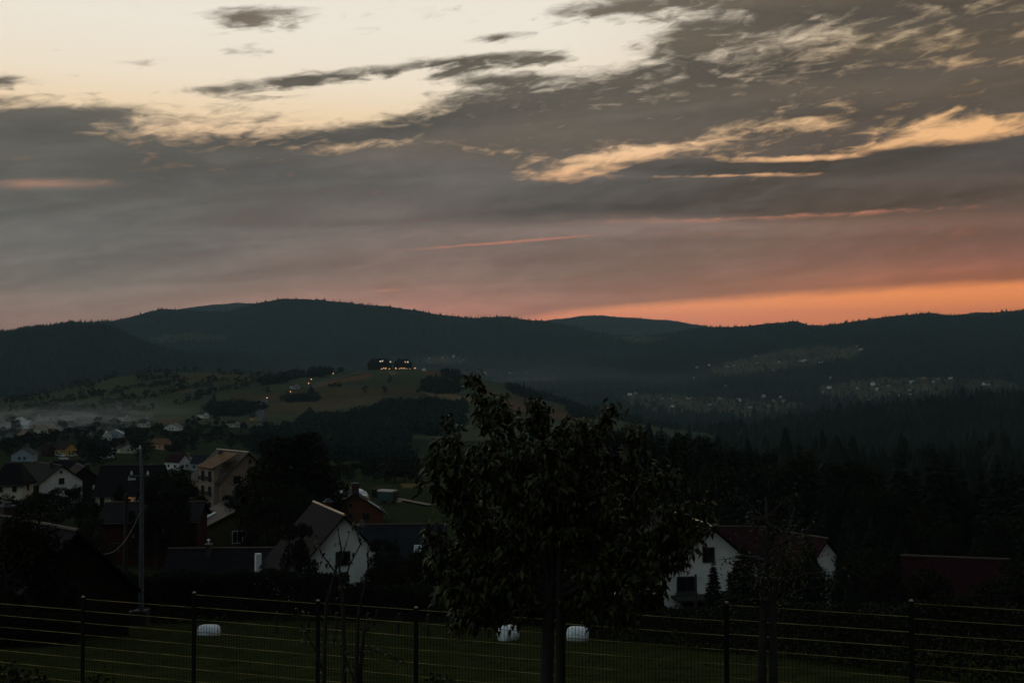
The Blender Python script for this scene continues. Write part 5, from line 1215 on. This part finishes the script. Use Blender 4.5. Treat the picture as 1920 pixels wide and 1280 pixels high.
# leading shoots, then side shoots that fill the crown
SHOOT = [((1030, 1120), (960, 960), (915, 800), (893, 712), -.2), ((1030, 1110), (990, 940), (955, 820), (940, 742), .25), ((1032, 1080), (1010, 930), (1003, 820), (1004, 748), -.1), ((1032, 1090), (1070, 930), (1118, 830), (1146, 765), .1),
         ((1030, 1120), (920, 1000), (868, 880), (835, 792), .3), ((1030, 1130), (890, 1030), (838, 940), (808, 862), -.3), ((1034, 1100), (1100, 980), (1165, 880), (1200, 812), -.4), ((1034, 1110), (1140, 1000), (1220, 920), (1262, 884), .2),
         ((1034, 1120), (1160, 1040), (1260, 980), (1318, 945), -.2), ((1034, 1130), (1160, 1080), (1250, 1060), (1300, 1020), .4), ((1030, 1140), (910, 1080), (840, 1050), (800, 1000), .1), ((1032, 1100), (1060, 950), (1085, 860), (1092, 790), -.5),
         ((1032, 1100), (1000, 980), (930, 900), (880, 850), -.7), ((1032, 1100), (1080, 1000), (1150, 930), (1200, 900), .8), ((1032, 1100), (960, 1020), (890, 960), (850, 930), .8), ((1032, 1110), (1050, 960), (1050, 880), (1045, 820), .7),
         ((1034, 1130), (1120, 1080), (1190, 1090), (1240, 1075), -.6), ((1030, 1140), (940, 1100), (870, 1120), (830, 1110), -.5), ((1032, 1080), (1040, 960), (1030, 860), (1060, 800), -.9), ((1032, 1120), (960, 1060), (900, 1090), (860, 1150), .6), ((1034, 1120), (1110, 1060), (1180, 1040), (1230, 1000), .9),
  ((1030, 1150), (930, 1120), (850, 1070), (815, 1040), -.4), ((1034, 1150), (1120, 1130), (1200, 1130), (1235, 1120), .3), ((1030, 1150), (950, 1140), (890, 1160), (850, 1175), .2), ((1034, 1140), (1090, 1130), (1130, 1150), (1170, 1160), -.3), ((1034, 1130), (1180, 1040), (1270, 1010), (1326, 985), -.1), ((1030, 1130), (900, 990), (845, 900), (815, 830), -.1)]
tb = MB(); tb.tube([cbase - Vector((0, 0, .4)) - cbase, cbase - cbase, Wp(1024, 1290) - cbase, Wp(1030, 1120) - cbase, Wp(1032, 1000) - cbase], [.105, .095, .085, .07, .045], 10)
tb.build('trunk', M_BARK, cherry, True)
br = MB(); tips = []
for a, b1, c1, d1_, dep in SHOOT:
    pts = [Wp(*a), Wp(b1[0], b1[1], dep * .5), Wp(c1[0], c1[1], dep * .9), Wp(d1_[0], d1_[1], dep)]
    fine = []
    for i in range(3):
        for t in np.linspace(0, 1, 6, endpoint=False): fine.append(pts[i].lerp(pts[i + 1], t) + Vector((lr.uniform(-.02, .02), lr.uniform(-.02, .02), 0)))
    fine.append(pts[3])
    br.tube([q - cbase for q in fine], list(np.linspace(.034, .006, len(fine))), 6)
    L_ = len(fine)
    tips.append((fine[-1], 1.0))
    for i in range(4, L_):
        tips.append((fine[i], .9))
        for s in range(3 if i < L_ - 3 else 1):
            v = Vector((lr.uniform(-1, 1), lr.uniform(-1, 1), lr.uniform(-.25, .75))).normalized() * lr.uniform(.15, .5) * (1 - .55 * i / L_)
            br.tube([fine[i] - cbase, fine[i] + v * .5 + Vector((0, 0, .03)) - cbase, fine[i] + v - cbase, fine[i] + v * 1.22 - cbase], [.012, .008, .004, .002], 4, False)
            tips.append((fine[i] + v, 1.)); tips.append((fine[i] + v * .55, .7))
br.build('branches', M_BARK, cherry, True)['kind'] = 'stuff'
pos = []; az_ = []; dn = []; L_ = []; yg = []
for p, k in tips:
    top = p.z > Wp(1000, 860).z
    for j in range(lr.randint(5, 9)):
        a = lr.uniform(0, 6.28); pos.append(p + Vector((lr.gauss(0, .035), lr.gauss(0, .035), lr.gauss(0, .05)))); az_.append(a); dn.append(lr.gauss(.55, .4)); L_.append(lr.uniform(.06, .16)); yg.append(lr.random() < .28)
pos = np.array([tuple(p) for p in pos]); az_ = np.array(az_); dn = np.array(dn); L_ = np.array(L_); yg = np.array(yg)
n = len(pos); print('cherry leaves', n, 'hill trees', nh, COUNT)
ctr_ = np.array(Wp(1050, 1000)); key = -(np.linalg.norm((pos - ctr_) * np.array([1, 0, 1]), axis=1) * .6 - (pos[:, 1] - CR) * 1.1 + (pos[:, 2] - ctr_[2]) * .5)
leafy(cherry, pos, L_, az_, dn, rng.normal(0, .5, n), rng.integers(0, 4, n), yg, 290, key)
stk = on(1047, CR - .15); b = MB(); b.tube([stk + Vector((0, 0, -.4)), stk + Vector((0, 0, 1.5)), stk + Vector((.01, 0, 2.35))], [.035, .032, .03], 8)
o = b.build('stake', M_WOOD); tag(o, 'straight thin support stake beside the trunk of the leafy tree', 'stake')

# ------------------------------------------------------------------ bare young sapling at the left of it
SR = 14.6
def Sp(px, py, dep=0.):
    d = direction(px, py); return d * ((SR + dep) / d.y)
sb = on(650, SR); sap = empty('sapling', sb); tag(sap, 'thin many stemmed sapling with few leaves, left of the leafy tree', 'sapling')
STEMS = [((604, 1400), (608, 1240), (612, 1130), (640, 1030), (632, 985), .0), ((640, 1400), (646, 1240), (642, 1120), (636, 1060), (655, 1000), .25), ((668, 1400), (668, 1250), (672, 1150), (690, 1070), (690, 1010), -.2), ((678, 1400), (676, 1260), (682, 1180), (705, 1150), (712, 1130), .1),
         ((606, 1260), (590, 1215), (572, 1185), (562, 1160), (556, 1140), -.2), ((645, 1225), (690, 1215), (730, 1228), (752, 1234), (760, 1240), .3), ((640, 1090), (620, 1060), (604, 1040), (596, 1020), (600, 1005), .1), ((642, 1110), (655, 1060), (676, 1020), (668, 995), (660, 985), -.1), ((672, 1300), (655, 1250), (640, 1210), (625, 1190), (610, 1180), .2)]
b = MB(); sp_ = []; sa_ = []; sd_ = []; sl_ = []
for *q, dep in STEMS:
    pts = [Sp(x, y, dep * i / 4) for i, (x, y) in enumerate(q)]
    r0 = .04 if q[0][1] > 1350 else .013
    b.tube([p - sb for p in pts], list(np.linspace(r0, .004, len(pts))), 6)
    for i in range(1, len(pts)):
        for j in range(7 if i > 1 else 2):
            p = pts[i - 1].lerp(pts[i], lr.random()); sp_.append(tuple(p + Vector((lr.gauss(0, .03), lr.gauss(0, .05), lr.gauss(0, .03))))); sa_.append(lr.uniform(0, 6.28)); sd_.append(lr.gauss(.5, .5)); sl_.append(lr.uniform(.05, .1))
b.build('stems', M_BARK, sap, True)['kind'] = 'stuff'
ns = len(sp_)
leafy(sap, np.array(sp_), np.array(sl_), np.array(sa_), np.array(sd_), rng.normal(0, .6, ns), rng.integers(0, 4, ns), rng.uniform(size=ns) < .3, 60)

# ------------------------------------------------------------------ slender small leaved tree at the right
TR = 18.; 
def Tp(px, py, dep=0.):
    d = direction(px, py); return d * ((TR + dep) / d.y)
t0 = on(1428, 14.2); TR = 14.2
bt = empty('slender_tree', t0); tag(bt, 'slender tree with sparse small leaves and two thin stems, before the right fence', 'tree')
b = MB(); sp_ = []
TST = [((1426, 1400), (1428, 1240), (1432, 1120), (1440, 1010), (1436, 930)), ((1450, 1400), (1450, 1240), (1448, 1130), (1470, 1030), (1490, 950))]
for q in TST: b.tube([Tp(*p) - t0 for p in q], [.07, .055, .045, .028, .008], 7)
b.build('trunk', M_BARK, bt, True); b = MB()
for k in range(26):
    y0 = lr.uniform(960, 1160); a = Tp(1436 + lr.uniform(-8, 24), y0); e_ = Tp(1440 + lr.uniform(-95, 140), y0 - lr.uniform(-40, 60), lr.uniform(-.8, .8)); m_ = a.lerp(e_, .5) + Vector((0, 0, .06))
    b.tube([a - t0, m_ - t0, e_ - t0], [.014, .009, .003], 4, False)
    for j in range(52):
        t = lr.uniform(.15, 1.05); p = (a.lerp(m_, t * 2) if t < .5 else m_.lerp(e_, t * 2 - 1)); sp_.append(tuple(p + Vector((lr.gauss(0, .09), lr.gauss(0, .09), lr.gauss(-.03, .09)))))
b.build('branches', M_BARK, bt, True)['kind'] = 'stuff'
ns = len(sp_)
leafy(bt, np.array(sp_), rng.uniform(.028, .062, ns), rng.uniform(0, 6.28, ns), rng.normal(.6, .5, ns), rng.normal(0, .6, ns), rng.integers(0, 4, ns), rng.uniform(size=ns) < .35, 120)

# ------------------------------------------------------------------ shrubs at the foot of the picture and grass
def shrub(label, px, top, r, wx, n=900, leaf=.035):
    p = on(px, r); ztop = r * float(el_tan(np.float64(px), np.float64(top))); h = ztop - p.z
    d = rng.normal(size=(n, 3)); d /= np.linalg.norm(d, axis=1, keepdims=True); d *= rng.uniform(.2, 1, (n, 1)) ** .5
    P = d * np.array([wx, wx * .7, h * .52]) * (.75 + .4 * fbm(d[:, 0] * 2 + 5, d[:, 2] * 2 + 5, 7)[:, None]) + np.array([0, 0, h * .48])
    V, Q = leaf_quads(P, leaf); e = empty('shrub', p); tag(e, label, 'shrub', None); link('foliage', mesh_np('foliage', V, Q, None, M_LEAF[1]), e)
    b = MB()
    for k in range(7): b.tube([(0, 0, -.2), (rng.uniform(-.2, .2) * wx, rng.uniform(-.2, .2) * wx, h * .4), (rng.uniform(-.6, .6) * wx, rng.uniform(-.4, .4) * wx, h * .8)], [.015, .01, .004], 5, False)
    b.build('stem', M_BARK, e)['kind'] = 'stuff'
shrub('dark shrub in front of the fence in the bottom left corner', 25, 1238, 13.5, .62, 1600)
shrub('low dark shrub in front of the fence, second from the bottom left corner', 190, 1262, 13.2, .55, 1100)
shrub('rounded dark shrub top at the bottom edge between sapling and leafy tree', 828, 1258, 12.8, .34, 1100, .03)
# grass tufts on the field
n = 12000
gx = rng.uniform(-46, 46, n); gy = 22 + 62 * rng.uniform(size=n) ** 1.5
keep = np.abs(gx) < gy * .5 + 3; gx, gy = gx[keep], gy[keep]; n = len(gx)
gz = np.array([ground(a, b_) for a, b_ in zip(gx, gy)])
hh = rng.uniform(.03, .08, n) * (.5 + fbm(gx / 3, gy / 3, 77)); V = []; T = []
k = 3; a0 = rng.uniform(0, 6.28, (n, k)); wd = .012 + gy[:, None] * .0004
bx = gx[:, None] + rng.normal(0, .05, (n, k)); by_ = gy[:, None] + rng.normal(0, .05, (n, k))
dxg, dyg = np.cos(a0) * wd, np.sin(a0) * wd; lx, ly = rng.normal(0, .05, (n, k)), rng.normal(0, .05, (n, k)); gz2 = np.broadcast_to(gz[:, None], (n, k)) - .02
V = np.stack([np.stack([bx - dxg, by_ - dyg, gz2], -1), np.stack([bx + dxg, by_ + dyg, gz2], -1), np.stack([bx + lx, by_ + ly, gz2 + hh[:, None]], -1)], 2).reshape(-1, 3)
T = np.arange(len(V)).reshape(-1, 3)
tag(link('grass', mesh_np('grass', V, None, T, mat('grass_blade', (.034, .041, .014), .8, .4, .4, spec=.05))), kind='stuff')

# ------------------------------------------------------------------ the air between
def volume_mat(name, col, dens, noisy=False):
    m = bpy.data.materials.new(name); m.use_nodes = True; nt = m.node_tree; nt.nodes.clear()
    o = nt.nodes.new('ShaderNodeOutputMaterial'); v = nt.nodes.new('ShaderNodeVolumePrincipled')
    v.inputs['Color'].default_value = (*col, 1); v.inputs['Density'].default_value = dens; v.inputs['Anisotropy'].default_value = 0.2
    if noisy:
        t = nt.nodes.new('ShaderNodeTexCoord'); g = nt.nodes.new('ShaderNodeTexGradient'); g.gradient_type = 'SPHERICAL'
        nt.links.new(t.outputs['Object'], g.inputs[0])
        n = nt.nodes.new('ShaderNodeTexNoise'); n.inputs['Scale'].default_value = 3.2; n.inputs['Detail'].default_value = 5; nt.links.new(t.outputs['Object'], n.inputs['Vector'])
        r = nt.nodes.new('ShaderNodeMapRange'); r.inputs[1].default_value = .42; r.inputs[2].default_value = .7; nt.links.new(n.outputs[0], r.inputs[0])
        a = nt.nodes.new('ShaderNodeMath'); a.operation = 'MULTIPLY'; nt.links.new(g.outputs['Fac'], a.inputs[0]); nt.links.new(r.outputs[0], a.inputs[1])
        b = nt.nodes.new('ShaderNodeMath'); b.operation = 'MULTIPLY'; nt.links.new(a.outputs[0], b.inputs[0]); b.inputs[1].default_value = dens
        nt.links.new(b.outputs[0], v.inputs['Density'])
    nt.links.new(v.outputs[0], o.inputs['Volume'])
    return m
HAZE_DENSITY = 4.3e-5
hz = MB(); hz.box(-9700, 9700, -9700, 9700, float(HZ.min()) - 2, 480)
tag(hz.build('haze', volume_mat('haze_air', (.56, .88, 1.), HAZE_DENSITY)), kind='stuff')
# smoke lying among the village houses at the left
def mist(px, r, sx, sy, sz, dens):
    p = on(px, r); n = 16; b = MB(); V = []; Q = []
    for i in range(n + 1):
        for k in range(n):
            t = math.pi * i / n; a = 2 * math.pi * k / n; V.append((math.sin(t) * math.cos(a), math.sin(t) * math.sin(a), math.cos(t)))
    for i in range(n):
        for k in range(n): Q.append((i * n + k, (i + 1) * n + k, (i + 1) * n + (k + 1) % n, i * n + (k + 1) % n))
    b.add(V, Q); o = b.build('mist', volume_mat('smoke', (.86, .92, .95), dens, True)); o.location = p + Vector((0, 0, sz * .35)); o.scale = (sx, sy, sz); tag(o, kind='stuff')
mist(60, 850, 80, 120, 13, .013)
mist(930, 3000, 1000, 900, 95, .00022)
mist(190, 1000, 90, 130, 16, .005)
